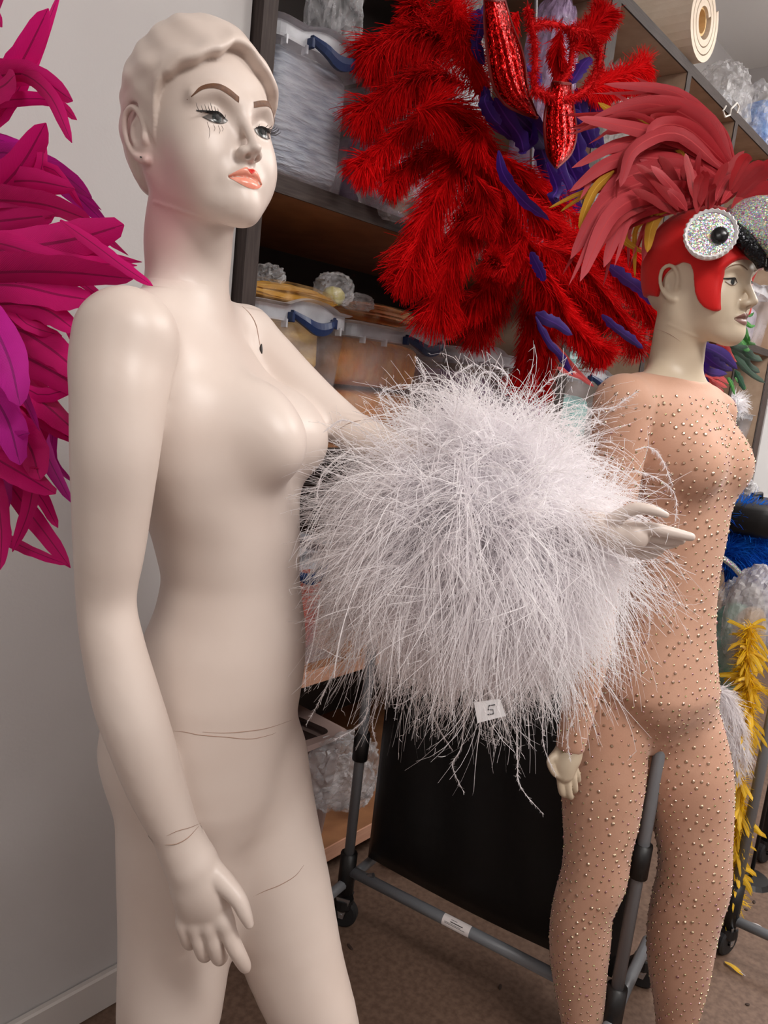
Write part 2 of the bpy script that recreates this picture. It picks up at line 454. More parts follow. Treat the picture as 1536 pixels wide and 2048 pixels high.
# ------------------------------------------------------------------ mannequin heads
def head_frame(psi, p, r):
    f = np.array([math.cos(psi)*math.cos(p), -math.sin(psi)*math.cos(p), math.sin(p)])
    l = np.array([math.sin(psi), math.cos(psi), 0]); up = np.cross(f, l)
    return np.stack([l*math.cos(r)+up*math.sin(r), f, -l*math.sin(r)+up*math.cos(r)], 1)   # columns: her left, forward, up
HZ  = [-.112, -.109, -.102, -.092, -.080, -.068, -.055, -.040, -.020, .000, .020, .040, .060, .080, .098, .112, .122, .128]
HW  = [ .004,  .014,  .022,  .0305, .0400, .0490, .0560, .061, .0655, .0685, .0715, .0735, .0735, .069, .058, .043, .026, .004]
HF  = [ .060,  .068,  .074,  .0780, .0785, .0775, .0800, .082, .0830, .0815, .0865, .0880, .0840, .074, .058, .040, .020, -.010]
HB  = [ .055,  .048,  .040,  .028,  .006, -.022, -.052, -.083, -.096, -.102, -.105, -.104, -.099, -.089, -.074, -.056, -.038, -.016]
def smax(a, b, k):
    h = np.maximum(k-np.abs(a-b), 0)/k; return np.maximum(a, b)+h*h*k*.25
def smin(a, b, k): return -smax(-a, -b, k)
def base_head(X, Y, Z, h, grow=0.):
    zc = np.clip(Z, -.098, .075)
    w = interp(zc, HZ, HW); yf = interp(zc, HZ, HF); yb = interp(zc, HZ, HB)
    yc = np.minimum(-.008+0*zc, yf-.03); yc = np.maximum(yc, yb+.004)
    a = np.maximum(yf-yc, .004); b = np.maximum(yc-yb, .004)
    dy = Y-yc; q = np.where(dy > 0, dy/a, dy/b); e = 2.15
    w = w*(1-.32*np.clip((-Z-.030)/.045, 0, 1)*np.clip((.025-dy)/.05, 0, 1))
    ry = np.where(dy > 0, a, b)
    r = (np.abs(X/w)**e+np.abs(q)**e)**(1/e)+1e-5
    gx = np.abs(X/w)**(e-1)/w; gy = np.abs(q)**(e-1)/ry
    d = (r-1)/np.maximum(np.sqrt(gx*gx+gy*gy)*r**(1-e), 8.)
    d = smax(smax(d, Z-.066, .02), -.0965-Z, .018)
    R = (.0738, .0975, .0985); P = (X/R[0], (Y+.0085)/R[1], (Z-.0295)/R[2])
    k0 = np.sqrt(P[0]**2+P[1]**2+P[2]**2); k1 = np.sqrt((P[0]/R[0])**2+(P[1]/R[1])**2+(P[2]/R[2])**2)+1e-5
    return smin(d, k0*(k0-1)/k1, .005)-grow
def head(F, o, M, sc, hair=None, ears=True):
    Pw = lambda p: o+M @ (np.asarray(p, float)*sc)
    sl, g = F.sub(o-.17, o+.17)
    if sl is None: return
    X, Y, Z = g[0]-o[0], g[1]-o[1], g[2]-o[2]
    lx, ly, lz = [((X*M[0, i]+Y*M[1, i]+Z*M[2, i])/sc).astype(np.float32) for i in range(3)]
    d = base_head(lx, ly, lz, F.h/sc)*sc
    F.put(sl, d, .016)
    T = lambda pts, r, k, op='add', n=None: F.tube([Pw(p) for p in pts], np.asarray(r)*sc, k, op, n)
    E = lambda c, r, k, op='add', M2=None: F.ell(Pw(c), np.asarray(r)*sc, k, M if M2 is None else M2, op)
    for s in (-1, 1):
        E((s*.039, .047, -.024), (.019, .022, .022), .035)                       # cheekbone
        T([(0, .066, -.086), (s*.019, .054, -.083), (s*.046, .010, -.064), (s*.053, -.012, -.035)], [.014, .0125, .010, .010], .025, n=12)   # jaw
    for s in (-1, 1): E((s*.034, .048, -.050), (.020, .020, .022), .03)                # cheek
    E((0, .0735, -.0845), (.0135, .0135, .0130), .020)                                # chin
    for s in (-1, 1):
        E((s*.031, .0985, .002), (.020, .0175, .0120), .014, 'sub')                # eye socket
        T([(s*.010, .0850, .020), (s*.030, .0850, .027), (s*.050, .0680, .022)], [.0045, .0045, .004], .016, n=9)    # brow ridge
        E((s*.0305, .0645, .002), (.0150, .0150, .0140), .003)                    # eyeball
    for s in (-1, 1):                                                             # upper lid: shell over the upper half of the ball
        c = Pw((s*.0305, .0645, .002)); m = .022
        sl2, g2 = F.sub(c-m, c+m)
        if sl2 is None: continue
        X2, Y2, Z2 = g2[0]-c[0], g2[1]-c[1], g2[2]-c[2]
        l2 = [(X2*M[0, i]+Y2*M[1, i]+Z2*M[2, i])/sc for i in range(3)]
        ball = np.sqrt(l2[0]**2+l2[1]**2+l2[2]**2)-.0165
        pl = -(l2[2]-.0012-(l2[1]-.010)*.15+np.abs(l2[0])*.05)
        F.put(sl2, np.maximum(ball, pl)*sc, .0025)
        pl2 = (l2[2]+.0078)
        F.put(sl2, np.maximum(ball+.0008, pl2)*sc, .003)                          # lower lid
    T([(0, .0825, .014), (0, .0905, -.004), (0, .1000, -.022), (0, .1060, -.0335)], [.0062, .0058, .0060, .0064], .013, n=12)   # nose
    for s in (-1, 1):
        E((s*.0085, .0935, -.0370), (.0066, .0090, .0066), .008)
    T([(0, .098, -.0405), (0, .088, -.0455)], [.0045, .005], .006)
    for s in (-1, 1): E((s*.0052, .0985, -.0418), (.0030, .0050, .0030), .0015, 'sub')
    # mouth
    E((0, .074, -.060), (.024, .012, .016), .014)
    T([(-.0225, .0765, -.0628), (-.012, .0865, -.0580), (-.004, .0905, -.0558), (0, .0905, -.0568), (.004, .0905, -.0558), (.012, .0865, -.0580), (.0225, .0765, -.0628)],
      [.0022, .0042, .0046, .0044, .0046, .0042, .0022], .0035, n=15)
    T([(-.020, .0772, -.0650), (-.010, .0858, -.0682), (0, .0885, -.0692), (.010, .0858, -.0682), (.020, .0772, -.0650)], [.0022, .0048, .0056, .0048, .0022], .0035, n=11)
    T([(-.0225, .0800, -.0632), (-.010, .0925, -.0626), (0, .0955, -.0633), (.010, .0925, -.0626), (.0225, .0800, -.0632)], [.0010, .0016, .0016, .0016, .0010], .0018, 'sub', 13)
    T([(0, .0945, -.047), (0, .0945, -.054)], [.0016, .0022], .004, 'sub')        # philtrum
    if ears:
        for s in (-1, 1):
            e = lambda y, z, x=.0: (s*(.0735+x), y, z)
            E(e(-.014, -.002, -.004), (.0085, .0165, .0275), .008)
            T([e(-.002, -.012, .000), e(.000, .006, .002), e(-.005, .022, .005), e(-.016, .029, .008), e(-.028, .022, .010), e(-.031, .004, .009), e(-.026, -.014, .006), e(-.014, -.027, .002), e(-.004, -.031, -.001)],
              [.0028, .0032, .0034, .0036, .0036, .0034, .0034, .0046, .0052], .004, n=22)
            T([e(-.010, .016, .003), e(-.019, .011, .005), e(-.021, -.002, .005), e(-.015, -.014, .003)], [.0026, .0028, .0028, .0026], .004, n=9)
            E(e(-.010, -.004, .0085), (.0048, .0066, .0112), .004, 'sub')
            E(e(-.001, -.008, .001), (.0035, .0032, .005), .004)                  # tragus
    if hair:
        ph = np.arctan2(np.abs(lx), ly+.008); deg = np.degrees(ph)
        zh = np.interp(deg, [0, 6, 16, 30, 42, 54, 63, 70, 76, 81, 87, 100, 112, 120, 130, 145, 160, 180],
                            [.082, .079, .066, .056, .049, .042, .026, .002, -.020, .004, .031, .036, .030, .002, -.034, -.054, -.060, -.062])
        zh = zh+.0012*np.sin(deg*.35)
        rim = np.exp(-((lz-zh-.006)/.014)**2)*np.clip((80-deg)/30, 0, 1)
        wav = np.sin((lz*70+deg*.085*np.clip(1-deg/170, .2, 1)+ly*30))*.0013+np.sin(lz*150-deg*.13+ly*60)*.0008
        off = .0085+.0050*rim+wav*np.clip((lz-zh)*40, 0, 1)+.009*np.clip((lz-.05)/.06, 0, 1)
        off = off*np.where(deg < 88, np.clip((lz+.035)/.075, .18, 1), 1)
        dh = base_head(lx, ly, lz, F.h/sc)-off
        mk = (zh-lz)*.75
        k = .006; hh = np.maximum(k-np.abs(dh-mk), 0)/k
        dh = np.maximum(dh, mk)+hh*hh*k*.25
        F.put(sl, dh*sc, .002)
    return Pw

def face_patch(F, o, M, sc, top, bot, nu, nv, lift=.0004, y0=.125, y1=.035):
    """patch on the face between two curves given in face coordinates (x, z); points are projected backwards on to the surface"""
    T = catmull([(a, b, 0) for a, b in top], nu)[:, :2]; B = catmull([(a, b, 0) for a, b in bot], nu)[:, :2]
    ys = np.linspace(y0, y1, 260); V = []; fwd = M[:, 1]
    for j in range(nv):
        f = j/(nv-1); C = T*(1-f)+B*f
        for x, z in C:
            pts = o+(M @ (np.stack([np.full(260, x), ys, np.full(260, z)])*sc)).T
            d = F.at(pts); k = int(np.argmax(d < 0))
            if k == 0: k = 1
            t = d[k-1]/(d[k-1]-d[k]+1e-9); y = ys[k-1]+(ys[k]-ys[k-1])*np.clip(t, 0, 1)
            V.append(o+M @ (np.array([x, y, z])*sc)+fwd*lift)
    Q = [(j*nu+i, j*nu+i+1, (j+1)*nu+i+1, (j+1)*nu+i) for j in range(nv-1) for i in range(nu-1)]
    return np.array(V), np.array(Q)
def disc(cx, cz, r, up, n=14, rz=None):
    """top / bottom curves of a disc for face_patch; clipped at z=up"""
    rz = rz or r
    xs = [cx-r*math.cos(math.pi*i/n) for i in range(n+1)]
    t = [(x, min(up, cz+rz*math.sin(math.pi*i/n))) for i, x in enumerate(xs)]
    b = [(x, min(up, cz-rz*math.sin(math.pi*i/n))) for i, x in enumerate(xs)]
    return t, b

def torso(F, st, theta, psi, k=.02, Y=None):
    """st rows: (pixel y, pixel left, pixel right, depth/width ratio, Y); elliptic slices whose outline spans left..right from the camera"""
    fw = np.array([math.cos(psi), -math.sin(psi)]); lf = np.array([math.sin(psi), math.cos(psi)])
    zs, cx, cy, aa, bb = [], [], [], [], []
    for y, l, r, rho, Yc in st:
        dy = math.tan(ROLL)*(r-l)*.5
        A = PY(l, y-dy, Yc); B = PY(r, y+dy, Yc); c = (A+B)/2; hw = np.linalg.norm(B-A)/2
        al = math.atan2(c[0], c[1]); hw = hw*math.cos(al)
        a = hw/math.sqrt(math.cos(theta)**2+(rho*math.sin(theta))**2)
        zs.append(c[2]); cx.append(c[0]); cy.append(c[1]); aa.append(a); bb.append(a*rho)
    lo = np.array([min(cx)-.25, min(cy)-.25, min(zs)-.03]); hi = np.array([max(cx)+.25, max(cy)+.25, max(zs)+.03])
    sl, g = F.sub(lo, hi)
    if sl is None: return
    X, Y_, Z = g; z1 = Z.ravel().astype(float)
    zc = np.clip(z1, min(zs), max(zs))
    it = lambda v: interp(zc, zs, v)[None, None, :].astype(np.float32)
    dx = X-it(cx); dy = Y_-it(cy); p = dx*lf[0]+dy*lf[1]; q = dx*fw[0]+dy*fw[1]
    a = it(aa); b = it(bb); e = 2.25
    r = (np.abs(p/a)**e+np.abs(q/b)**e)**(1/e)+1e-5
    gx = np.abs(p/a)**(e-1)/a; gy = np.abs(q/b)**(e-1)/b
    d = (r-1)/np.maximum(np.sqrt(gx*gx+gy*gy)*r**(1-e), 4.)
    out = np.maximum(z1-max(zs), 0)+np.maximum(min(zs)-z1, 0)
    d = d+(out*1.0)[None, None, :]
    F.put(sl, d.astype(np.float32), k)

def chain(F, rows, k, n=None, flat=None, op='add'):
    """rows: (px, py, Y, radius in pixels) -> capsule chain"""
    P = [PY(x, y, Y) for x, y, Y, r in rows]; R = [r*depth(p)/FPX for p, (x, y, Y, r) in zip(P, rows)]
    F.tube(P, R, k, op, n or 6*len(rows), flat)

def assemble(parts_fn, boxes, coarse):
    """evaluate the field on a coarse box and on fine boxes; returns one stitched mesh and the fine fields"""
    lo, hi, h = coarse
    Fc = Field(lo, hi, h); parts_fn(Fc); V, Q = Fc.nets()
    fields = []
    Vs, Qs = [V], []
    for blo, bhi, bh in boxes:
        m = h*1.6
        ins = ((V > np.asarray(blo)+m) & (V < np.asarray(bhi)-m)).all(1)
        Q = Q[~ins[Q].all(1)]
    Qs.append(Q); off = len(V)
    for blo, bhi, bh in boxes:
        Ff = Field(blo, bhi, bh); parts_fn(Ff); v, q = Ff.nets(); fields.append(Ff)
        Vs.append(v); Qs.append(q+off); off += len(v)
    V = np.vstack(Vs); Q = np.vstack(Qs)
    n0 = len(Vs[0])
    for it, amt in ((0, .5), (1, .5), (2, .5), (3, .5), (4, .5)):
        E2 = np.concatenate([Q[:, [0, 1]], Q[:, [1, 2]], Q[:, [2, 3]], Q[:, [3, 0]]])
        acc = np.zeros_like(V); cnt = np.zeros(len(V))
        for c in range(3): acc[:, c] = np.bincount(E2[:, 0], V[E2[:, 1], c], len(V))+np.bincount(E2[:, 1], V[E2[:, 0], c], len(V))
        cnt = np.bincount(E2[:, 0], minlength=len(V))+np.bincount(E2[:, 1], minlength=len(V))
        if it == 0:
            key = np.sort(E2, 1); kk = key[:, 0].astype(np.int64)*len(V)+key[:, 1]; uq, c1 = np.unique(kk, return_counts=True)
            bd = uq[c1 == 1]; lock = np.zeros(len(V), bool); lock[bd//len(V)] = True; lock[bd % len(V)] = True
        mv = (cnt > 0) & ~lock
        if it > 1: mv[n0:] = False
        V[mv] += (acc[mv]/cnt[mv][:, None]-V[mv])*amt
    use = np.zeros(len(V), bool); use[Q.ravel()] = True; new = np.cumsum(use)-1
    return V[use], new[Q].astype(np.int32), fields, Fc

# ------------------------------------------------------------------ mannequin 1: ivory, bare, in front
M1H = dict(o=np.array([-.2598, .97, 1.6044]), M=head_frame(.7838, .1862, .0327), sc=.986)
def fingers(F, rows, k=.0025):
    for f in rows: chain(F, f, k, n=3*len(f))
def m1_parts(F):
    torso(F, [(628, 300, 462, .60, .985), (665, 262, 492, .56, .98), (705, 240, 520, .60, .975), (760, 226, 545, .64, .97), (840, 226, 572, .68, .97), (920, 244, 592, .72, .97),
              (1000, 284, 602, .74, .97), (1060, 312, 602, .76, .97), (1150, 334, 600, .77, .97), (1210, 322, 607, .77, .97), (1270, 297, 614, .76, .97),
              (1340, 268, 612, .76, .97), (1420, 240, 598, .78, .97), (1490, 240, 588, .80, .97), (1550, 268, 580, .80, .97), (1610, 320, 560, .8, .97), (1665, 380, 520, .8, .97)], math.radians(61), math.radians(15), .02)
    chain(F, [(372, 640, .99, 62), (374, 590, .985, 78), (376, 540, .98, 82), (377, 485, .975, 86), (381, 430, .97, 84), (384, 360, .965, 74)], .03)                 # neck
    chain(F, [(350, 628, .95, 46), (300, 640, .90, 60), (262, 668, .86, 84)], .05)                                    # right collar
    chain(F, [(395, 625, 1.0, 40), (450, 645, 1.07, 44), (490, 668, 1.12, 50)], .035)                                 # left collar
    chain(F, [(253, 678, .825, 104), (243, 735, .815, 101), (238, 800, .80, 94), (231, 900, .79, 87), (225, 1000, .795, 78), (219, 1100, .80, 69), (213, 1200, .805, 58), (226, 1290, .80, 61),
              (254, 1400, .795, 66), (281, 1480, .795, 64), (312, 1570, .80, 58), (345, 1650, .805, 48), (372, 1705, .81, 42)], .006)                                  # right arm
    F.ell(PY(514, 866, .91), (.048, .046, .058), .06)                                                                 # bust
    F.ell(PY(558, 892, .893), (.026, .026, .028), .04)
    F.ell(PY(572, 862, 1.02), (.045, .043, .050), .06)
    F.ell(PY(610, 888, 1.00), (.023, .023, .026), .04)
    F.ell(PY(318, 1500, .935), (.066, .072, .082), .05); F.ell(PY(350, 1500, 1.06), (.068, .075, .085), .05)            # seat
    # legs
    leg = [PY(372, 1520, .93), PY(365, 1620, .925), PY(362, 1740, .92), PY(352, 1880, .915), PY(338, 2040, .91)]
    e = leg[-1]; leg += [np.array([e[0]-.006, e[1]+.002, e[2]*.84]), np.array([e[0]-.012, e[1]+.012, e[2]*.6]), np.array([e[0]-.016, e[1]+.02, e[2]*.36]), np.array([e[0]-.016, e[1]+.02, .075])]
    F.tube(leg, [.080, .083, .081, .074, .068, .054, .055, .042, .031], .03, n=26)
    a = leg[-1]; F.tube([a, a+[.02, -.004, -.035], a+[.10, -.03, -.052], a+[.15, -.05, -.058]], [.032, .03, .022, .014], .015)
    leg = [PY(505, 1520, 1.02), PY(520, 1640, 1.01), PY(553, 1790, 1.0), PY(592, 1930, .99), PY(634, 2048, .98)]
    e = leg[-1]; leg += [np.array([e[0]+.026, e[1]-.008, e[2]*.84]), np.array([e[0]+.045, e[1]-.012, e[2]*.6]), np.array([e[0]+.06, e[1]-.015, e[2]*.36]), np.array([e[0]+.07, e[1]-.02, .075])]
    F.tube(leg, [.078, .081, .079, .069, .060, .051, .053, .041, .030], .03, n=26)
    a = leg[-1]; F.tube([a, a+[.02, -.004, -.035], a+[.10, -.03, -.052], a+[.15, -.05, -.058]], [.032, .03, .022, .014], .015)
    # left arm, reaching forward
    chain(F, [(492, 676, 1.12, 58), (530, 712, 1.11, 57), (585, 765, 1.095, 52), (650, 822, 1.075, 46), (720, 872, 1.05, 41), (815, 912, 1.02, 40), (905, 955, 1.0, 42), (1010, 995, .965, 40), (1110, 1030, .94, 34), (1180, 1050, .92, 29), (1215, 1060, .91, 27)], .02)
    # left hand: open palm, fingers pointing forward
    chain(F, [(1205, 1056, 0.912, 27), (1238, 1066, 0.908, 30), (1268, 1072, 0.900, 30)], .012)
    chain(F, [(1205, 1060, 0.918, 24), (1235, 1080, 0.922, 25), (1262, 1092, 0.925, 23)], .012)
    fingers(F, [[(1225, 1040, 0.898, 15), (1268, 1018, 0.885, 13), (1305, 1021, 0.878, 11), (1332, 1030, 0.875, 7)],
                [(1262, 1058, 0.900, 15), (1303, 1057, 0.890, 13), (1345, 1066, 0.885, 12), (1382, 1074, 0.882, 9)],
                [(1265, 1072, 0.908, 14), (1305, 1074, 0.902, 12.5), (1340, 1079, 0.898, 11), (1362, 1081, 0.896, 9)],
                [(1264, 1085, 0.916, 13.5), (1303, 1090, 0.912, 12), (1335, 1089, 0.908, 10.5), (1352, 1086, 0.906, 8.5)],
                [(1255, 1096, 0.924, 12), (1284, 1109, 0.922, 11), (1306, 1108, 0.918, 9.5), (1322, 1101, 0.916, 7)]])
    # right hand, hanging
    chain(F, [(368, 1700, .81, 42), (382, 1745, .811, 46), (394, 1790, .809, 41), (401, 1835, .809, 28)], .016)
    chain(F, [(398, 1735, .806, 38), (424, 1788, .805, 36), (436, 1835, .805, 25)], .016)
    chain(F, [(382, 1780, .811, 32), (374, 1835, .811, 18)], .014)
    fingers(F, [[(378, 1795, .812, 17), (370, 1842, .806, 16.5), (372, 1868, .805, 15), (379, 1886, .813, 13.5), (388, 1882, .832, 12)],
                [(398, 1795, .808, 19), (395, 1850, .802, 18), (401, 1887, .80, 16.5), (409, 1909, .808, 15), (416, 1904, .828, 12.5)],
                [(418, 1795, .806, 20), (422, 1850, .799, 18.5), (430, 1889, .797, 17), (438, 1915, .805, 15.5), (445, 1909, .824, 13)],
                [(432, 1790, .806, 20), (449, 1842, .798, 18.5), (462, 1878, .795, 17), (475, 1905, .795, 16), (487, 1927, .80, 14), (491, 1935, .803, 11.5)],
                [(420, 1740, .806, 26), (450, 1768, .798, 22), (476, 1798, .789, 17.5), (489, 1826, .786, 14.5), (498, 1848, .786, 10)]], .0028)
    for x, y, Y in ((370, 1845, .801), (396, 1852, .796), (423, 1852, .793), (450, 1843, .791)):
        F.ell(PY(x, y, Y+.004), (.0078, .0078, .0078), .010)
    head(F, hair=True, **M1H)

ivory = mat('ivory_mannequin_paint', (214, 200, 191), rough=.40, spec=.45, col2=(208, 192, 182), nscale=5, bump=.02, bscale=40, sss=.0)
o1 = M1H['o']
# pink tint fading out around spots on the nape, jaw and neck
def add_tint(m, spots, col):
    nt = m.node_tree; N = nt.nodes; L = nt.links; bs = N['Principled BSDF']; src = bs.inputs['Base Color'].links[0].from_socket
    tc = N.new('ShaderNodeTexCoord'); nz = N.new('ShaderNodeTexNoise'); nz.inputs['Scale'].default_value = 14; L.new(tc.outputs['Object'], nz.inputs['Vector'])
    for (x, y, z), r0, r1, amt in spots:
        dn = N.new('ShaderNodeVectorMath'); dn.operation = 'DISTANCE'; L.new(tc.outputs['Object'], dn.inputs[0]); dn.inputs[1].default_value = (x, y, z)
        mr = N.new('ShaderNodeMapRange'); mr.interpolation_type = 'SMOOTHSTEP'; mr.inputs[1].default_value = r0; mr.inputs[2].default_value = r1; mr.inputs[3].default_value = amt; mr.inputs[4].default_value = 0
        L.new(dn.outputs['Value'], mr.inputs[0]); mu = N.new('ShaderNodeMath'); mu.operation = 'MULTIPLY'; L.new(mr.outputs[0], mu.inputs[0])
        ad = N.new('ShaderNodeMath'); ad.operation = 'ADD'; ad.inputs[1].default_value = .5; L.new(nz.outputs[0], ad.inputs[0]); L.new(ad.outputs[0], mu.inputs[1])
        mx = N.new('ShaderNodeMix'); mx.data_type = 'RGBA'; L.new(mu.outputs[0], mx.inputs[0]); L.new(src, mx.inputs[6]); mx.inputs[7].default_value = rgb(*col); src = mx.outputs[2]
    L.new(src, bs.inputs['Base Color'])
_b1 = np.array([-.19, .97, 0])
add_tint(ivory, [(tuple(PY(320, 375, .915)-_b1), .01, .075, .42), (tuple(PY(300, 470, .93)-_b1), .0, .085, .30), (tuple(PY(245, 240, .96)-_b1), .0, .07, .32)], (212, 108, 132))
_h1 = PY(420, 1800, .81); _h2 = PY(1300, 1065, .90)
V, Q, FF, FC1 = assemble(m1_parts, [(o1+[-.15, -.15, -.17], o1+[.15, .15, .19], .0016), (_h1+[-.075, -.06, -.115], _h1+[.075, .06, .085], .0017), (_h2+[-.08, -.07, -.06], _h2+[.075, .06, .06], .0017)],
                    ((-.42, .70, -.01), (.46, 1.26, 1.80), .0045))
b1 = np.array([-.19, .97, 0])
man1 = thing('mannequin', 'bare ivory mannequin with moulded short hair, one arm stretched out', 'mannequin', b1)
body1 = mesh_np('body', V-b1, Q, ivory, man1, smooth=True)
FH = FF[0]
brown = mat('eyebrow_paint', (112, 74, 48), rough=.6, col2=(92, 60, 40), nscale=300)
black_paint = mat('eyeliner_paint', (24, 19, 19), rough=.4)
eye_white = mat('eye_white_paint', (104, 98, 95), rough=.25)
iris_m = mat('iris_paint', (52, 58, 58), rough=.2, col2=(24, 26, 28), nscale=600)
lip_m = mat('salmon_lip_paint', (236, 160, 138), rough=.25, spec=.6, col2=(228, 138, 116), nscale=120)
red_smear = mat('red_lip_smear', (205, 40, 32), rough=.4)
def patch(name, top, bot, nu, nv, m, parent, H, F, base, lift=.0004):
    v, q = face_patch(F, H['o'], H['M'], H['sc'], top, bot, nu, nv, lift)
    return mesh_np(name, v-base, q, m, parent, smooth=True)
for s in (-1, 1):
    E_ = lambda x, z: (s*x, z)
    patch('eyebrow', [E_(.0095, .0225), E_(.022, .0280), (s*.036, .0315), E_(.048, .0280), E_(.0565, .0170)],
          [E_(.0100, .0160), E_(.022, .0212), E_(.036, .0255), E_(.047, .0240), E_(.0562, .0165)], 24, 5, brown, man1, M1H, FH, b1)
    ey = patch('eye', [E_(.0185, -.0015), E_(.024, .0020), E_(.031, .0032), E_(.038, .0018), E_(.0440, -.0012)],
          [E_(.0185, -.0022), E_(.024, -.0050), E_(.031, -.0062), E_(.038, -.0055), E_(.0440, -.0022)], 20, 7, eye_white, man1, M1H, FH, b1)
    t, b = disc(s*.0305, -.0005, .0058, .0026)
    patch('iris', t, b, 18, 7, iris_m, ey, M1H, FH, b1, .0009)
    t, b = disc(s*.0305, -.0005, .0026, .0026)
    patch('pupil', t, b, 12, 5, black_paint, ey, M1H, FH, b1, .0013)
    patch('eyeliner', [E_(.0175, -.0010), E_(.024, .0038), E_(.031, .0052), E_(.039, .0042), E_(.0500, .0060)],
          [E_(.0178, -.0018), E_(.024, .0018), E_(.031, .0030), E_(.039, .0014), E_(.0495, .0045)], 24, 4, black_paint, ey, M1H, FH, b1, .0011)
    patch('lower_liner', [E_(.0185, -.0022), E_(.024, -.0049), E_(.031, -.0061), E_(.038, -.0054), E_(.0445, -.0016)],
          [E_(.0185, -.0026), E_(.024, -.0056), E_(.031, -.0068), E_(.038, -.0062), E_(.0455, -.0020)], 20, 2, black_paint, ey, M1H, FH, b1, .0009)
    # false lashes: curved hairs along the upper lid
    lv, lq = [], []
    rr = random.Random(5+s)
    v0, _ = face_patch(FH, o1, M1H['M'], M1H['sc'], [E_(.020, .0015), E_(.031, .0040), E_(.046, .0028)], [E_(.020, .001), E_(.031, .0035), E_(.046, .0022)], 26, 2, .0008)
    mb = MB()
    for i in (1, 11, 14, 17, 19, 21, 23, 25):
        f = i/25; p = v0[i]; fan = (f-.35)*.9
        d = M1H['M'] @ np.array([s*(.25+.75*f), .75, -.12+.2*rr.random()]); u = M1H['M'][:, 2]
        L = (.0055+.004*f)*(.8+.4*rr.random())
        mb.tube([p, p+d*L*.5-u*L*.06, p+d*L*.9+u*L*.22, p+d*L+u*L*.45], [.0005, .00042, .0003, .0001], 4)
    q = mb.build('eyelashes', black_paint, ey); q.data.transform(Matrix.Translation([-float(c) for c in b1]))
    if s == -1:        # smudged mascara streaks below the near eye
        mb = MB()
        for x, z0, z1 in ((-.041, -.007, -.026), (-.0345, -.0085, -.017), (-.029, -.0085, -.019), (-.025, -.008, -.015)):
            v0, _ = face_patch(FH, o1, M1H['M'], M1H['sc'], [(x, z0), (x+.001, (z0+z1)/2), (x-.001, z1)], [(x, z0), (x+.001, (z0+z1)/2), (x-.001, z1)], 8, 2, .0002)
            mb.tube(v0[:8], [.00025]*7+[.00005], 4)
        q = mb.build('mascara_streak', mat('mascara_streak_paint', (120, 105, 98), rough=.6), ey); q.data.transform(Matrix.Translation([-float(c) for c in b1]))
lp = patch('upper_lip', [(-.0222, -.0618), (-.013, -.0560), (-.0045, -.0518), (0, -.0530), (.0045, -.0518), (.013, -.0560), (.0222, -.0618)],
      [(-.0222, -.0634), (-.012, -.0628), (-.004, -.0630), (0, -.0636), (.004, -.0630), (.012, -.0628), (.0222, -.0634)], 34, 9, lip_m, man1, M1H, FH, b1)
patch('lower_lip', [(-.0218, -.0636), (-.012, -.0632), (-.004, -.0634), (0, -.0640), (.004, -.0634), (.012, -.0632), (.0218, -.0636)],
      [(-.0218, -.0642), (-.013, -.0705), (-.005, -.0738), (0, -.0742), (.005, -.0738), (.013, -.0705), (.0218, -.0642)], 34, 9, lip_m, man1, M1H, FH, b1)
patch('lip_smear', [(-.004, -.0530), (0, -.0525), (.005, -.0535)], [(-.0035, -.0560), (.001, -.0585), (.0045, -.0560)], 10, 4, red_smear, man1, M1H, FH, b1, .0009)
# joints and cracks in the paint, laid on the surface
def surf(F, x, y, d0=.6, d1=1.4, n=420):
    ds = np.linspace(d0, d1, n); r = ray(x, y); P = CAM+ds[:, None]*r; v = F.at(P); v = np.where(((P > F.lo) & (P < F.lo+F.h*(F.n-1))).all(1), v, 1); k = int(np.argmax(v < 0))
    if k == 0: return None
    t = v[k-1]/(v[k-1]-v[k]); return CAM+r*(ds[k-1]+(ds[k]-ds[k-1])*t)
crack_m = mat('paint_crack', (160, 132, 116), rough=.8)
def seam(pxs, F, parent, base, R=.0005, name='seam', m=None, n=26, d0=.6, d1=1.6):
    Q_ = catmull([(x, y, 0) for x, y in pxs], n); P = [surf(F, x, y, d0, d1) for x, y, _ in Q_]; P = [p-base for p in P if p is not None]
    if len(P) > 3: MB().tube(P, [R*(.3+.7*math.sin(math.pi*i/(len(P)-1))) for i in range(len(P))], 5).build(name, m or crack_m, parent)
seam([(347, 1462), (370, 1464), (400, 1470), (450, 1474), (500, 1478), (540, 1470), (552, 1465)], FC1, man1, b1)
seam([(405, 1464), (450, 1466), (500, 1462), (540, 1455), (590, 1438)], FC1, man1, b1, .0005)
seam([(500, 1796), (530, 1782), (560, 1770), (590, 1752), (608, 1730)], FC1, man1, b1, .0006)
seam([(330, 1690), (352, 1688), (375, 1676), (398, 1652)], FC1, man1, b1, .0006)
seam([(333, 1672), (355, 1662), (380, 1655), (402, 1646)], FC1, man1, b1, .0004)
seam([(484, 612), (500, 628), (512, 650), (518, 680), (522, 700)], FC1, man1, b1, .0008)
seam([(673, 862), (695, 848), (715, 842), (738, 838)], FC1, man1, b1, .0005)
seam([(523, 688), (522, 698), (524, 708)], FC1, man1, b1, .0022, 'joint_slot', black_paint, 8)
# earring hole
mb = MB(); p = M1H['o']+M1H['M'] @ (np.array([-.0795, -.0045, -.0300])*M1H['sc'])
mb.lathe([(.0, 0), (.0012, .0004), (.0012, .0016), (0, .002)], 10); q = mb.build('ear_hole', black_paint, man1, loc=p-b1)

base_steel = mat('brushed_base_steel', (168, 168, 170), rough=.3, metal=.8)
MB().lathe([(0, 0), (.20, 0), (.205, .003), (.20, .008), (0, .009)], 40, (.05, -.03, 0)).build('base_plate', base_steel, man1)
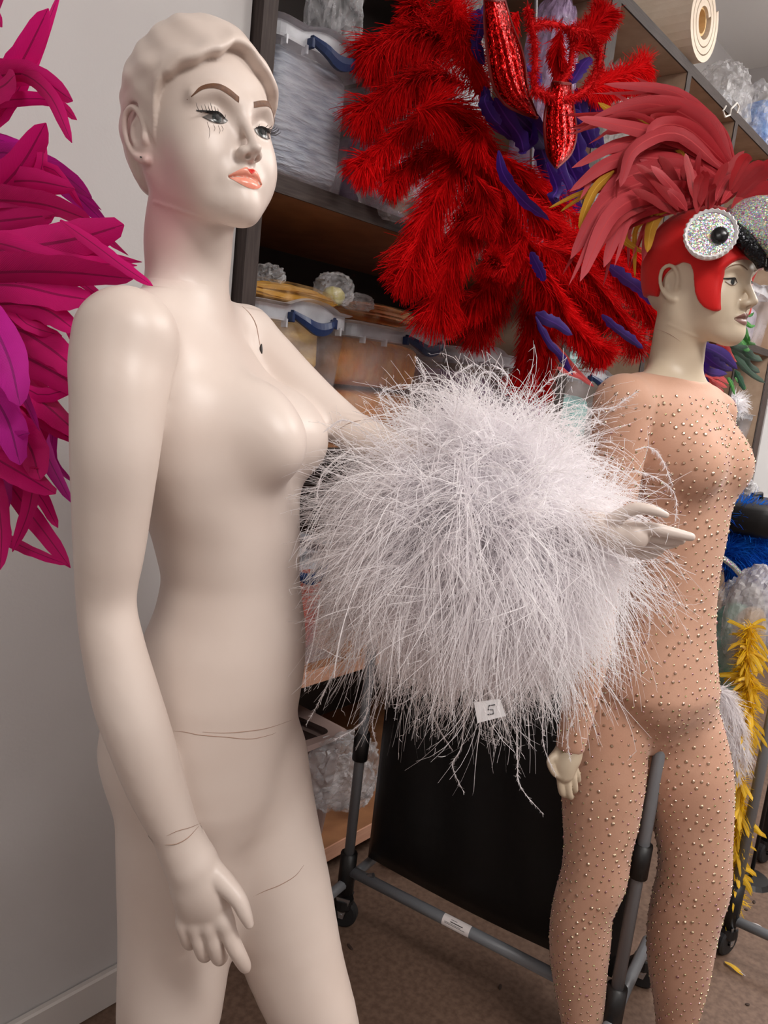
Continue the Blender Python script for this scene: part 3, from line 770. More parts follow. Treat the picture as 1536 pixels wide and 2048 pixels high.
# ------------------------------------------------------------------ mannequin 2: in a jewelled nude bodysuit, further back
M2H = dict(o=np.array([.5081, 1.42, 1.5802]), M=head_frame(.8732, .0399, .0657), sc=.9502)
def m2_body(F):
    torso(F, [(762, 1298, 1398, .62, 1.43), (785, 1262, 1434, .58, 1.425), (815, 1240, 1450, .60, 1.42), (860, 1234, 1458, .66, 1.42), (930, 1236, 1460, .70, 1.42), (1000, 1244, 1456, .72, 1.42), (1060, 1250, 1447, .74, 1.42),
              (1130, 1255, 1434, .75, 1.42), (1190, 1252, 1427, .76, 1.42), (1250, 1238, 1425, .76, 1.42), (1320, 1210, 1428, .76, 1.42), (1370, 1195, 1432, .78, 1.42), (1410, 1215, 1415, .78, 1.42), (1445, 1250, 1385, .78, 1.42), (1470, 1275, 1355, .78, 1.42)], math.radians(54), math.radians(60), .02)
    chain(F, [(1345, 790, 1.44, 44), (1348, 760, 1.435, 52), (1352, 725, 1.43, 52), (1357, 690, 1.425, 51), (1364, 650, 1.415, 51), (1370, 610, 1.41, 48)], .03)
    chain(F, [(1325, 775, 1.41, 30), (1280, 785, 1.37, 38), (1246, 806, 1.335, 50)], .04)
    chain(F, [(1370, 785, 1.44, 26), (1410, 802, 1.475, 32), (1428, 826, 1.51, 36)], .03)
    F.ell(PY(1386, 925, 1.345), (.050, .046, .052), .05); F.ell(PY(1396, 936, 1.325), (.026, .026, .028), .035)
    F.ell(PY(1444, 925, 1.42), (.046, .044, .050), .05); F.ell(PY(1462, 936, 1.405), (.026, .026, .028), .03)
    F.ell(PY(1235, 1420, 1.50), (.075, .07, .085), .05); F.ell(PY(1345, 1420, 1.54), (.075, .07, .085), .05)
    # right arm (near side) hanging beside the hip, left arm folded behind the back
    chain(F, [(1246, 806, 1.335, 56), (1240, 860, 1.33, 54), (1232, 930, 1.325, 50), (1222, 1020, 1.32, 44), (1208, 1120, 1.32, 38), (1196, 1190, 1.325, 36), (1186, 1260, 1.32, 38), (1172, 1340, 1.315, 36), (1156, 1420, 1.31, 31), (1143, 1480, 1.305, 27), (1138, 1510, 1.305, 25)], .008)
    chain(F, [(1428, 826, 1.51, 40), (1418, 900, 1.54, 40), (1405, 980, 1.57, 36), (1385, 1060, 1.60, 32), (1345, 1110, 1.60, 28), (1315, 1135, 1.58, 22)], .008)
    # legs
    chain(F, [(1238, 1320, 1.42, 52), (1226, 1380, 1.415, 62), (1216, 1440, 1.41, 72), (1212, 1500, 1.40, 78), (1206, 1560, 1.395, 79), (1201, 1630, 1.39, 72.5), (1195, 1690, 1.385, 64), (1188, 1750, 1.385, 62), (1166, 1815, 1.39, 57), (1160, 1870, 1.40, 58), (1158, 1935, 1.41, 53), (1162, 2000, 1.42, 45), (1166, 2060, 1.425, 38)], .03)
    chain(F, [(1345, 1320, 1.45, 52), (1350, 1380, 1.45, 64), (1358, 1440, 1.45, 75), (1368, 1490, 1.45, 80), (1374, 1556, 1.44, 85), (1383, 1630, 1.43, 76), (1389, 1700, 1.42, 68), (1388, 1757, 1.42, 68), (1374, 1812, 1.425, 66), (1363, 1870, 1.435, 64), (1360, 1939, 1.445, 59), (1360, 2000, 1.455, 49), (1358, 2060, 1.46, 41)], .03)
    for x, Y in ((1166, 1.425), (1358, 1.46)):
        a = PY(x, 2060, Y); e = np.array([a[0]+.004, a[1]+.01, .075])
        F.tube([a, (a+e)/2, e], [.035 if Y < 1.45 else .039, .03, .029], .012)
        F.tube([e, e+[.012, -.02, -.035], e+[.05, -.085, -.052], e+[.075, -.13, -.058]], [.03, .03, .022, .014], .015)
def m2_hand(F):
    chain(F, [(1138, 1505, 1.305, 22), (1132, 1525, 1.30, 24), (1128, 1545, 1.297, 20)], .008)
    chain(F, [(1126, 1505, 1.308, 16), (1110, 1520, 1.305, 15)], .008)
    fingers(F, [[(1115, 1510, 1.30, 9), (1100, 1522, 1.292, 7.5), (1108, 1545, 1.288, 6.5), (1124, 1556, 1.287, 5)],
                [(1122, 1540, 1.297, 8.5), (1121, 1566, 1.293, 7.5), (1124, 1584, 1.295, 7), (1129, 1590, 1.302, 6)],
                [(1133, 1543, 1.297, 8.5), (1136, 1572, 1.294, 7.5), (1139, 1590, 1.297, 7), (1142, 1594, 1.305, 6)],
                [(1143, 1540, 1.30, 8), (1148, 1562, 1.299, 7.2), (1150, 1578, 1.302, 6.5), (1150, 1582, 1.309, 5.5)],
                [(1148, 1532, 1.305, 7), (1155, 1548, 1.306, 6), (1157, 1560, 1.31, 5.5)]], .002)
def m2_parts(F):
    m2_body(F); m2_hand(F); head(F, hair=None, **M2H)
o2 = M2H['o']; _h3 = PY(1132, 1540, 1.30)
flesh2 = mat('pale_mannequin_skin', (204, 188, 166), rough=.38, spec=.4, col2=(196, 179, 155), nscale=6)
V, Q, FF2, FC2 = assemble(m2_parts, [(o2+[-.14, -.14, -.13], o2+[.14, .14, .15], .0018), (_h3+[-.06, -.05, -.07], _h3+[.06, .05, .06], .002)], ((.24, 1.18, -.01), (.76, 1.70, 1.75), .0045))
b2 = np.array([.52, 1.42, 0])
man2 = thing('mannequin', 'pale mannequin in a nude jewelled bodysuit wearing the red bird headdress', 'mannequin', b2)
mesh_np('body', V-b2, Q, flesh2, man2, smooth=True)
FH2 = FF2[0]
suit_m = mat('nude_stretch_mesh', (200, 156, 132), rough=.62, spec=.25, col2=(190, 145, 121), nscale=9, bump=.05, bscale=300, sheen=.2)
# bodysuit: the same body, 2 mm proud, ending at a round neckline and at the wrist
Fs = Field((.24, 1.18, -.01), (.76, 1.70, 1.48), .0045); m2_body(Fs); Fs.D -= .0022
nk = PY(1345, 752, 1.43)
sl, (X, Y, Z) = Fs.sub((.24, 1.18, -.01), (.76, 1.70, 1.48))
neck_plane = (Z-nk[2])+.10*((X-nk[0])*.5-(Y-nk[1])*.86)+.18*((X-nk[0])*.86+(Y-nk[1])*.5)*0
Fs.D = np.maximum(Fs.D, neck_plane.astype(np.float32))
wr = PY(1140, 1500, 1.305); wd_ = PY(1150, 1440, 1.31)-wr; wd_ /= np.linalg.norm(wd_)
al_ = (X-wr[0])*wd_[0]+(Y-wr[1])*wd_[1]+(Z-wr[2])*wd_[2]
pr_ = np.sqrt(np.maximum((X-wr[0])**2+(Y-wr[1])**2+(Z-wr[2])**2-al_**2, 0))
near = (pr_ < .034) & (al_ < .02) & (al_ > -.08)
Fs.D = np.where(near, np.maximum(Fs.D, -al_.astype(np.float32)), Fs.D)
SV, SQ = Fs.nets()
# smooth
for it in range(3):
    E2 = np.concatenate([SQ[:, [0, 1]], SQ[:, [1, 2]], SQ[:, [2, 3]], SQ[:, [3, 0]]]); acc = np.zeros_like(SV)
    for c in range(3): acc[:, c] = np.bincount(E2[:, 0], SV[E2[:, 1], c], len(SV))+np.bincount(E2[:, 1], SV[E2[:, 0], c], len(SV))
    cnt = np.bincount(E2.ravel(), minlength=len(SV)); SV = SV+(acc/np.maximum(cnt, 1)[:, None]-SV)*.5
suit = mesh_np('bodysuit', SV-b2, SQ, suit_m, man2, smooth=True); suit['label'] = 'sheer nude bodysuit covered in rhinestones'
# painted face
dark_lip = mat('plum_lip_paint', (126, 88, 80), rough=.35)
brow2 = mat('brown_brow_paint', (120, 92, 70), rough=.6)
eye_white2 = mat('eye_white_ivory', (205, 200, 190), rough=.25)
shade2 = mat('brown_eyeshadow_paint', (120, 98, 84), rough=.6)
for s in (-1, 1):
    E_ = lambda x, z: (s*x, z)
    patch('eyebrow', [E_(.012, .0210), E_(.022, .0245), E_(.036, .0280), E_(.047, .0240), E_(.0545, .0150)], [E_(.012, .0188), E_(.022, .0220), E_(.036, .0258), E_(.047, .0224), E_(.0542, .0146)], 20, 3, brow2, man2, M2H, FH2, b2)
    ey = patch('eye', [E_(.0185, -.0015), E_(.024, .0026), E_(.031, .0040), E_(.038, .0028), E_(.0440, -.0008)],
          [E_(.0185, -.0022), E_(.024, -.0050), E_(.031, -.0062), E_(.038, -.0055), E_(.0440, -.0022)], 18, 6, eye_white2, man2, M2H, FH2, b2)
    t, b = disc(s*.0315, -.0005, .0055, .0034); patch('iris', t, b, 16, 6, iris_m, ey, M2H, FH2, b2, .0009)
    patch('eyeliner', [E_(.0175, -.0010), E_(.024, .0046), E_(.031, .0064), E_(.039, .0054), E_(.0510, .0040)], [E_(.0178, -.0018), E_(.024, .0022), E_(.031, .0036), E_(.039, .0022), E_(.0505, .0022)], 20, 3, black_paint, ey, M2H, FH2, b2, .0011)
    patch('lower_liner', [E_(.0185, -.0022), E_(.024, -.0049), E_(.031, -.0061), E_(.038, -.0054), E_(.0455, -.0010)], [E_(.0185, -.0028), E_(.024, -.0060), E_(.031, -.0074), E_(.038, -.0068), E_(.0465, -.0020)], 18, 2, shade2, ey, M2H, FH2, b2, .0009)
patch('upper_lip', [(-.0222, -.0618), (-.013, -.0560), (-.0045, -.0524), (0, -.0535), (.0045, -.0524), (.013, -.0560), (.0222, -.0618)],
      [(-.0222, -.0634), (-.012, -.0628), (-.004, -.0630), (0, -.0636), (.004, -.0630), (.012, -.0628), (.0222, -.0634)], 28, 6, dark_lip, man2, M2H, FH2, b2)
patch('lower_lip', [(-.0218, -.0636), (-.012, -.0632), (-.004, -.0634), (0, -.0640), (.004, -.0634), (.012, -.0632), (.0218, -.0636)],
      [(-.0218, -.0642), (-.013, -.0700), (-.005, -.0730), (0, -.0734), (.005, -.0730), (.013, -.0700), (.0218, -.0642)], 28, 6, dark_lip, man2, M2H, FH2, b2)

seam([(1312, 658), (1330, 664), (1345, 672), (1362, 684)], FC2, man2, b2, .0005, d0=1.0, d1=1.8)

# ------------------------------------------------------------------ feathers
def feather_mat(name, c, c2, rach=None, rough=.55, tw=.25, sheen=.3, stripes=90, tip=None):
    """vane with angled barb lines; UV: u across, v along"""
    m = bpy.data.materials.new(name); m.use_nodes = True; nt = m.node_tree; N = nt.nodes; L = nt.links
    b = N['Principled BSDF']; b.inputs['Roughness'].default_value = rough; b.inputs['Specular IOR Level'].default_value = .3
    b.inputs['Sheen Weight'].default_value = sheen
    uv = N.new('ShaderNodeUVMap'); sp = N.new('ShaderNodeSeparateXYZ'); L.new(uv.outputs[0], sp.inputs[0])
    def math_(op, a, b_=None, v=None):
        n = N.new('ShaderNodeMath'); n.operation = op
        if hasattr(a, 'node'): L.new(a, n.inputs[0])
        else: n.inputs[0].default_value = a
        if b_ is not None:
            if hasattr(b_, 'node'): L.new(b_, n.inputs[1])
            else: n.inputs[1].default_value = b_
        return n.outputs[0]
    du = math_('ABSOLUTE', math_('SUBTRACT', sp.outputs[0], .5))
    ph = math_('SUBTRACT', math_('MULTIPLY', sp.outputs[1], stripes), math_('MULTIPLY', du, stripes*.22))
    wv = math_('ADD', math_('MULTIPLY', math_('SINE', math_('MULTIPLY', ph, 6.283)), .5), .5)
    tc = N.new('ShaderNodeTexCoord'); nz = N.new('ShaderNodeTexNoise'); nz.inputs['Scale'].default_value = 25; nz.inputs['Detail'].default_value = 3
    L.new(tc.outputs['Object'], nz.inputs['Vector'])
    oi = N.new('ShaderNodeObjectInfo')
    f = math_('ADD', math_('MULTIPLY', wv, .30), math_('ADD', math_('MULTIPLY', nz.outputs[0], .55), math_('MULTIPLY', oi.outputs['Random'], .35)))
    cr = N.new('ShaderNodeValToRGB'); cr.color_ramp.elements[0].color = rgb(*c); cr.color_ramp.elements[1].color = rgb(*c2)
    cr.color_ramp.elements[0].position = .25; cr.color_ramp.elements[1].position = .95
    L.new(f, cr.inputs[0]); out = cr.outputs[0]
    if tip:
        mr = N.new('ShaderNodeMapRange'); mr.inputs[1].default_value = .45; mr.inputs[2].default_value = 1.0; L.new(sp.outputs[1], mr.inputs[0])
        mx = N.new('ShaderNodeMix'); mx.data_type = 'RGBA'; L.new(mr.outputs[0], mx.inputs[0]); L.new(out, mx.inputs[6]); mx.inputs[7].default_value = rgb(*tip); out = mx.outputs[2]
    if rach:
        lt = math_('LESS_THAN', du, .035)
        mx = N.new('ShaderNodeMix'); mx.data_type = 'RGBA'; L.new(lt, mx.inputs[0]); L.new(out, mx.inputs[6]); mx.inputs[7].default_value = rgb(*rach); out = mx.outputs[2]
    L.new(out, b.inputs['Base Color'])
    bp = N.new('ShaderNodeBump'); bp.inputs['Strength'].default_value = .25; bp.inputs['Distance'].default_value = .002; L.new(wv, bp.inputs['Height']); L.new(bp.outputs[0], b.inputs['Normal'])
    tr = N.new('ShaderNodeBsdfTranslucent'); L.new(out, tr.inputs[0]); ms = N.new('ShaderNodeMixShader'); ms.inputs[0].default_value = tw
    L.new(b.outputs[0], ms.inputs[1]); L.new(tr.outputs[0], ms.inputs[2]); L.new(ms.outputs[0], N['Material Output'].inputs[0])
    MATS[name] = m
    return m
VERT = np.array([0, 0, 1.])
def blade(pts, width, rng, facing=None, n=15, camber=.18, notch=.5, twist=.4, tipf=.75, name='feather', m=None, parent=None, base=None, cols=4):
    """long vaned feather along a curve; width = greatest half width; facing = direction its flat side looks at"""
    P = catmull(pts, n); T = np.gradient(P, axis=0); T /= np.linalg.norm(T, axis=1)[:, None]+1e-9
    fc = np.asarray(facing if facing is not None else CAM-P.mean(0), float); fc = fc/np.linalg.norm(fc)
    tw = rng.uniform(-twist, twist); tw2 = rng.uniform(-twist, twist)
    V = []; UV = []
    for i in range(n):
        v = i/(n-1)
        s = np.cross(T[i], fc); s /= np.linalg.norm(s)+1e-9; nn = np.cross(s, T[i])
        a = tw+tw2*v; s2 = s*math.cos(a)+nn*math.sin(a); n2 = np.cross(s2, T[i])
        w = width*(min(1, (v+.02)/.22)**.7)*(1 if v < tipf else math.sqrt(max(0, 1-((v-tipf)/(1-tipf))**2)))
        w = max(w, width*.03)
        for k in range(cols+1):
            q = 2*k/cols-1
            jag = 1-notch*.35*rng.random() if abs(q) == 1 else 1
            V.append(P[i]+s2*(w*q*jag)+n2*(-camber*w*q*q)+T[i]*(w*.25*abs(q))); UV.append((k/cols, v))
    Q = np.array([(i*(cols+1)+k, i*(cols+1)+k+1, (i+1)*(cols+1)+k+1, (i+1)*(cols+1)+k) for i in range(n-1) for k in range(cols)])
    V = np.array(V)
    if base is not None: V = V-base
    return mesh_np(name, V, Q, m, parent, smooth=True, origin=V[cols//2], UV=UV)
def strands(P0, D0, Lg, grav, curl, wid, rng, seg=6, taper=.25, wseed=None):
    """ribbons: roots P0 (m,3), start directions D0, lengths, gravity bend, random curl -> V, Q"""
    m = len(P0); t = np.linspace(0, 1, seg+1)
    R1, R2 = wseed if wseed is not None else (rng.normal(size=(m, 3)), rng.normal(size=(m, 3)))
    D = D0.copy(); P = P0.copy(); pts = [P.copy()]; dirs = [D.copy()]
    for k in range(seg):
        f = (k+.5)/seg
        D = D+np.array([0, 0, -1.])*(grav/seg)[:, None]+(R1*(curl/seg)[:, None]*(1-f)+R2*(curl/seg)[:, None]*f)
        D /= np.linalg.norm(D, axis=1)[:, None]+1e-9
        P = P+D*(Lg/seg)[:, None]; pts.append(P.copy()); dirs.append(D.copy())
    pts = np.stack(pts, 1); dirs = np.stack(dirs, 1)           # m, seg+1, 3
    A = rng.normal(size=(m, 1, 3)); S = np.cross(dirs, A+0*dirs); S /= np.linalg.norm(S, axis=2)[:, :, None]+1e-9
    w = wid[:, None, None]*(1-(1-taper)*t[None, :, None]**1.5)*.5
    V = np.stack([pts-S*w, pts+S*w], 2).reshape(-1, 3)
    b = (np.arange(m)*(seg+1)*2)[:, None]+(np.arange(seg)*2)[None, :]
    Q = np.stack([b, b+1, b+3, b+2], 2).reshape(-1, 4)
    return V, Q, pts
def plume_np(pts, hw, nb, rng, grav=.5, curl=.5, wid=.0022, ang=48, seg=5, vol=.5, n=24, tipr=.6, fantip=False, shaft=.0022):
    """ostrich plume: shaft plus soft drooping barbs on both sides"""
    P = catmull(pts, n); T = np.gradient(P, axis=0); T /= np.linalg.norm(T, axis=1)[:, None]
    fc = CAM-P.mean(0); fc /= np.linalg.norm(fc)
    tt = np.sort(rng.random(nb*2))**(.72 if fantip else .9); sg = np.where(np.arange(nb*2) % 2, 1., -1.)
    ii = tt*(n-1); i0 = np.clip(ii.astype(int), 0, n-2); fr = (ii-i0)[:, None]
    p = P[i0]*(1-fr)+P[i0+1]*fr; tg = T[i0]*(1-fr)+T[i0+1]*fr; tg /= np.linalg.norm(tg, axis=1)[:, None]
    s = np.cross(tg, fc); s /= np.linalg.norm(s, axis=1)[:, None]; nn = np.cross(s, tg)
    ro = rng.normal(size=nb*2)*vol
    sd = (s*np.cos(ro)[:, None]+nn*np.sin(ro)[:, None])*sg[:, None]
    a = np.radians(ang+rng.normal(size=nb*2)*9-tt*22)
    if fantip: a = np.where(tt > .86, rng.random(nb*2)*np.radians(75), a)
    D = sd*np.sin(a)[:, None]+tg*np.cos(a)[:, None]
    prof = np.clip(np.minimum((tt+.06)/.2, 1), 0, 1)*np.where(tt > tipr, 1-.35*((tt-tipr)/(1-tipr))**2, 1)
    Lg = hw*1.25*prof*((.85+.25*rng.random(nb*2)) if fantip else (.75+.4*rng.random(nb*2)))
    V, Q, _ = strands(p, D, Lg, np.full(nb*2, grav), np.full(nb*2, curl), np.full(nb*2, wid), rng, seg, .35)
    # shaft
    S = np.cross(T, fc); S /= np.linalg.norm(S, axis=1)[:, None]; r = (shaft*(1-.75*np.linspace(0, 1, n)))[:, None]
    V2 = np.stack([P-S*r, P+np.cross(S, T)*r, P+S*r], 1).reshape(-1, 3); k = len(V)
    Q2 = np.array([(k+i*3+a_, k+i*3+a_+1, k+i*3+a_+4, k+i*3+a_+3) for i in range(n-1) for a_ in (0, 1)])
    return np.vstack([V, V2]), np.vstack([Q, Q2])
def plume(pts, hw, nb, rng, m, parent, base, name='plume', **kw):
    V, Q = plume_np(pts, hw, nb, rng, **kw); o = np.asarray(pts[0], float)-base
    return mesh_np(name, V-base, Q, m, parent, origin=o)

magenta = feather_mat('magenta_feather', (230, 8, 132), (192, 2, 98), rach=(158, 4, 84), tip=(224, 8, 124), sheen=.05)
magenta2 = feather_mat('violet_magenta_feather', (214, 20, 170), (176, 6, 124), rach=(150, 8, 116), sheen=.05)
rose = feather_mat('rose_red_feather', (190, 36, 48), (150, 18, 32), rach=(200, 62, 68), tip=(200, 80, 88), sheen=.12)
crimson = feather_mat('crimson_hackle', (176, 22, 32), (140, 12, 24), rach=(150, 20, 28))
mustard = feather_mat('mustard_feather', (214, 160, 38), (188, 130, 28), rach=(226, 184, 70))
purple_f = feather_mat('purple_feather', (66, 26, 136), (42, 14, 98), rach=(86, 44, 150), sheen=.05)
green_f = feather_mat('green_feather', (70, 150, 50), (22, 96, 48), rach=(110, 180, 80))
dkgreen_f = feather_mat('dark_green_feather', (18, 84, 52), (10, 60, 40), rach=(30, 110, 70))
red_f = feather_mat('red_feather', (206, 24, 26), (170, 12, 18), rach=(220, 50, 46))
orange_f = feather_mat('orange_feather', (226, 132, 40), (198, 100, 28), rach=(236, 170, 80))
yellow_f = feather_mat('yellow_feather', (240, 196, 40), (220, 170, 24), rach=(248, 220, 110))
red_plume = mat('red_ostrich', (212, 14, 18), rough=.8, spec=.05, col2=(188, 6, 12), nscale=30, twoside=.25, obj_rand=.12)
white_plume = mat('white_ostrich', (252, 249, 251), rough=.75, spec=.15, sheen=.3, twoside=.5)
blue_plume = mat('blue_ostrich', (24, 116, 220), rough=.75, spec=.1, col2=(14, 80, 196), nscale=20, twoside=.2)

# ---- magenta feather fan at the left edge
rng = np.random.default_rng(3); rnd = random.Random(3)
bM = PY(-230, 640, 1.0)
fan = thing('feather_fan', 'bright magenta feather fan reaching in behind the bare mannequin', 'feathers', bM)
mag = [  # (points px...), Y, half width px, material
 ([(-120, 330), (-20, 220), (40, 130), (97, 17)], 1.0, 34, 0), ([(-160, 230), (-40, 165), (60, 150), (146, 202)], .99, 30, 0), ([(-100, 140), (20, 140), (95, 185), (144, 286)], .98, 20, 0),
 ([(-150, 170), (-60, 190), (0, 175), (30, 150)], 1.0, 34, 0), ([(-170, 520), (-50, 420), (35, 340), (92, 246)], .97, 38, 0), ([(-160, 330), (0, 305), (110, 340), (184, 395)], 1.02, 26, 1), ([(-100, 260), (40, 300), (140, 380), (216, 452)], 1.03, 22, 1),
 ([(-180, 400), (-20, 400), (90, 410), (186, 443)], .96, 34, 0), ([(-180, 410), (-20, 372), (60, 362), (150, 378)], .97, 28, 0), ([(-200, 520), (0, 500), (140, 480), (248, 450)], .93, 44, 0), ([(120, 440), (190, 490), (250, 535), (306, 572)], .89, 13, 0),
 ([(-180, 560), (0, 545), (130, 545), (266, 558)], .93, 40, 0), ([(-180, 600), (0, 570), (120, 590), (180, 600)], .94, 36, 0), ([(-180, 640), (-20, 610), (80, 615), (153, 662)], .95, 34, 0), ([(-180, 650), (0, 650), (90, 690), (175, 760)], .96, 40, 0),
 ([(-180, 690), (0, 700), (100, 740), (190, 800)], .96, 40, 0), ([(-180, 740), (0, 740), (80, 800), (170, 880)], .97, 44, 0), ([(-150, 560), (-40, 620), (15, 710), (40, 812)], .90, 40, 1), ([(-180, 660), (-60, 740), (10, 830), (40, 930)], .91, 38, 1),
 ([(-180, 760), (-40, 820), (50, 880), (80, 960)], .93, 42, 0), ([(-160, 840), (-40, 900), (40, 945), (111, 988)], .92, 36, 0), ([(-60, 760), (60, 800), (90, 900), (142, 1005)], 1.0, 26, 1), ([(-160, 880), (-20, 930), (70, 1040), (141, 1136)], .98, 24, 0),
 ([(-160, 900), (-20, 900), (70, 980), (116, 1056)], 1.0, 20, 0), ([(20, 800), (65, 900), (60, 1010), (25, 1104)], .95, 22, 0), ([(-100, 1010), (-20, 1060), (60, 1100), (136, 1130)], .97, 16, 0), ([(-90, 880), (-20, 960), (2, 1050), (0, 1140)], .93, 22, 0),
 ([(-180, 700), (-40, 690), (50, 760), (130, 870)], .98, 40, 0), ([(-190, 480), (-60, 450), (20, 440), (110, 430)], .98, 34, 0), ([(-190, 600), (-60, 560), (40, 520), (150, 505)], .97, 34, 0), ([(40, 700), (70, 790), (80, 850), (76, 900)], 1.01, 24, 0),
 ([(-160, 120), (-80, 60), (-30, 20), (5, -30)], 1.0, 30, 0), ([(-160, 780), (-60, 860), (-10, 960), (-10, 1060)], .95, 40, 1)]
for pts, Y, w, k in mag:
    P = [PY(x, y, Y+.05*(1-i/3)) for i, (x, y) in enumerate(pts)]
    blade(P, w*.9/FPX*1.05, rnd, notch=.5, twist=.5, tipf=.42, n=18, m=(magenta, magenta2)[k], parent=fan, base=bM, name='feather')
    if w > 24:
        J = [np.array([rnd.uniform(-.03, .03), rnd.uniform(0, .03), rnd.uniform(-.035, .035)])*q for q in (.3, .7, 1, 1.2)]
        blade([p+j for p, j in zip(P, J)], w*.5/FPX, rnd, notch=.6, twist=.6, tipf=.35, n=16, m=(magenta, magenta2)[k], parent=fan, base=bM, name='feather')
hub = MB().lathe([(0, -.03), (.03, -.028), (.045, 0), (.03, .028), (0, .03)], 16).build('hub', magenta, fan)

# ---- white ostrich feather ball hung on the forearm
rng = np.random.default_rng(11)
pc = PY(950, 1062, 1.02); pom = thing('feather_ball', 'fluffy white ostrich feather ball hung on the ivory forearm', 'feathers', pc)
rx, ry, rz_ = .135, .13, .135
core = MB(); prof = []
for i in range(13):
    a = math.pi*i/12; prof.append((rx*.93*math.sin(a), -rz_*.93*math.cos(a)))
core.lathe(prof, 28).build('core', mat('white_felt_core', (240, 236, 238), rough=.9), pom, smooth=True)
def pom_layer(nc, per, rlo, L0, L1, seg, wid, gr, cu, zmin=-1., zmax=1., spread=.16):
    """locks: nc clumps of per strands that curl together"""
    u = rng.normal(size=(nc*3, 3)); u /= np.linalg.norm(u, axis=1)[:, None]; u = u[(u[:, 2] > zmin) & (u[:, 2] < zmax)][:nc]; nc = len(u)
    D = u*np.array([1, 1, .9])+rng.normal(size=(nc, 3))*.38
    Lg = rng.uniform(L0, L1, nc)*(1-.12*np.clip(u[:, 2], 0, 1))
    g = gr*rng.uniform(.5, 1.4, nc); c = cu*rng.uniform(.5, 1.5, nc); C1 = rng.normal(size=(nc, 3)); C2 = rng.normal(size=(nc, 3))
    rep = lambda q: np.repeat(q, per, 0); m = nc*per
    uu = rep(u)+rng.normal(size=(m, 3))*.05; P = uu*np.array([rx, ry, rz_])*rlo
    DD = rep(D)+rng.normal(size=(m, 3))*spread; DD /= np.linalg.norm(DD, axis=1)[:, None]
    return strands(P, DD, rep(Lg)*rng.uniform(.72, 1.08, m), rep(g), rep(c), wid*rng.uniform(.6, 1.3, m), rng, seg, .3, (rep(C1)+rng.normal(size=(m, 3))*.3, rep(C2)+rng.normal(size=(m, 3))*.4))
Vs, Qs, off = [], [], 0
tips = []
for args in ((620, 16, .9, .07, .125, 6, .0017, .9, 1.5), (560, 16, .95, .10, .165, 8, .0014, 1.7, 1.7), (330, 12, .98, .13, .21, 10, .0012, 2.7, 1.7, -.85, .5), (90, 6, .95, .12, .17, 9, .0012, .8, 1.5, .2, 1.)):
    v, q, p = pom_layer(*args); Vs.append(v); Qs.append(q+off); off += len(v); tips.append(p)
# fuzzy barbules along part of the strands
pp = np.concatenate([t[::4, 2:].reshape(-1, 3) for t in tips[1:]]); m = 16000; sel = rng.choice(len(pp), m, replace=len(pp) < m)
D = rng.normal(size=(m, 3)); D[:, 2] -= .4; D /= np.linalg.norm(D, axis=1)[:, None]
v, q, _ = strands(pp[sel], D, rng.uniform(.006, .016, m), np.full(m, .8), np.full(m, .8), np.full(m, .0007), rng, 2); Vs.append(v); Qs.append(q+off); off += len(v)
fl = stuff(mesh_np('plumage', np.vstack(Vs), np.vstack(Qs), white_plume, pom)); fl['label'] = 'mass of fine white ostrich fronds'
rnd = random.Random(4)
hang = [((930, 1300), (925, 1480), (905, 1530), (928, 1586), 9), ((1030, 1320), (1035, 1500), (1040, 1570), (1085, 1627), 10), ((690, 1240), (668, 1340), (640, 1400), (612, 1450), 9), ((640, 1200), (625, 1290), (612, 1340), (610, 1380), 8), ((740, 1330), (735, 1420), (712, 1455), (668, 1480), 8),
        ((745, 1330), (752, 1400), (745, 1450), (752, 1485), 8), ((1090, 1330), (1085, 1450), (1090, 1500), (1112, 1550), 9), ((830, 1350), (870, 1440), (885, 1470), (905, 1500), 8), ((1140, 1330), (1150, 1420), (1135, 1470), (1140, 1520), 9), ((985, 1330), (990, 1430), (985, 1460), (990, 1495), 9),
        ((880, 800), (905, 755), (925, 740), (945, 728), 8), ((1060, 800), (1090, 770), (1110, 755), (1150, 742), 9), ((820, 790), (850, 760), (842, 735), (832, 715), 8), ((700, 900), (660, 930), (640, 960), (634, 1000), 12), ((720, 850), (690, 840), (672, 845), (650, 862), 9), ((1270, 900), (1300, 895), (1325, 920), (1345, 970), 12),
        ((1270, 940), (1320, 960), (1350, 990), (1352, 1040), 12), ((1250, 1200), (1290, 1210), (1300, 1240), (1296, 1280), 9), ((1180, 820), (1225, 815), (1250, 800), (1275, 782), 11), ((660, 1060), (630, 1075), (615, 1090), (600, 1110), 9), ((780, 810), (760, 790), (800, 770), (860, 772), 9),
        ((1000, 800), (1015, 760), (1005, 740), (985, 730), 9), ((940, 790), (960, 750), (985, 745), (1010, 770), 9), ((1120, 820), (1160, 810), (1180, 820), (1200, 845), 9)]
for a, b, c, d, w in hang:
    Y = rnd.uniform(.90, 1.0)
    plume([PY(*q, Y) for q in (a, b, c, d)], w*.9/FPX, 60, rng, white_plume, pom, pc, name='frond', grav=.5, curl=.9, wid=.0005, ang=30, seg=3, vol=1.2, shaft=.0007)
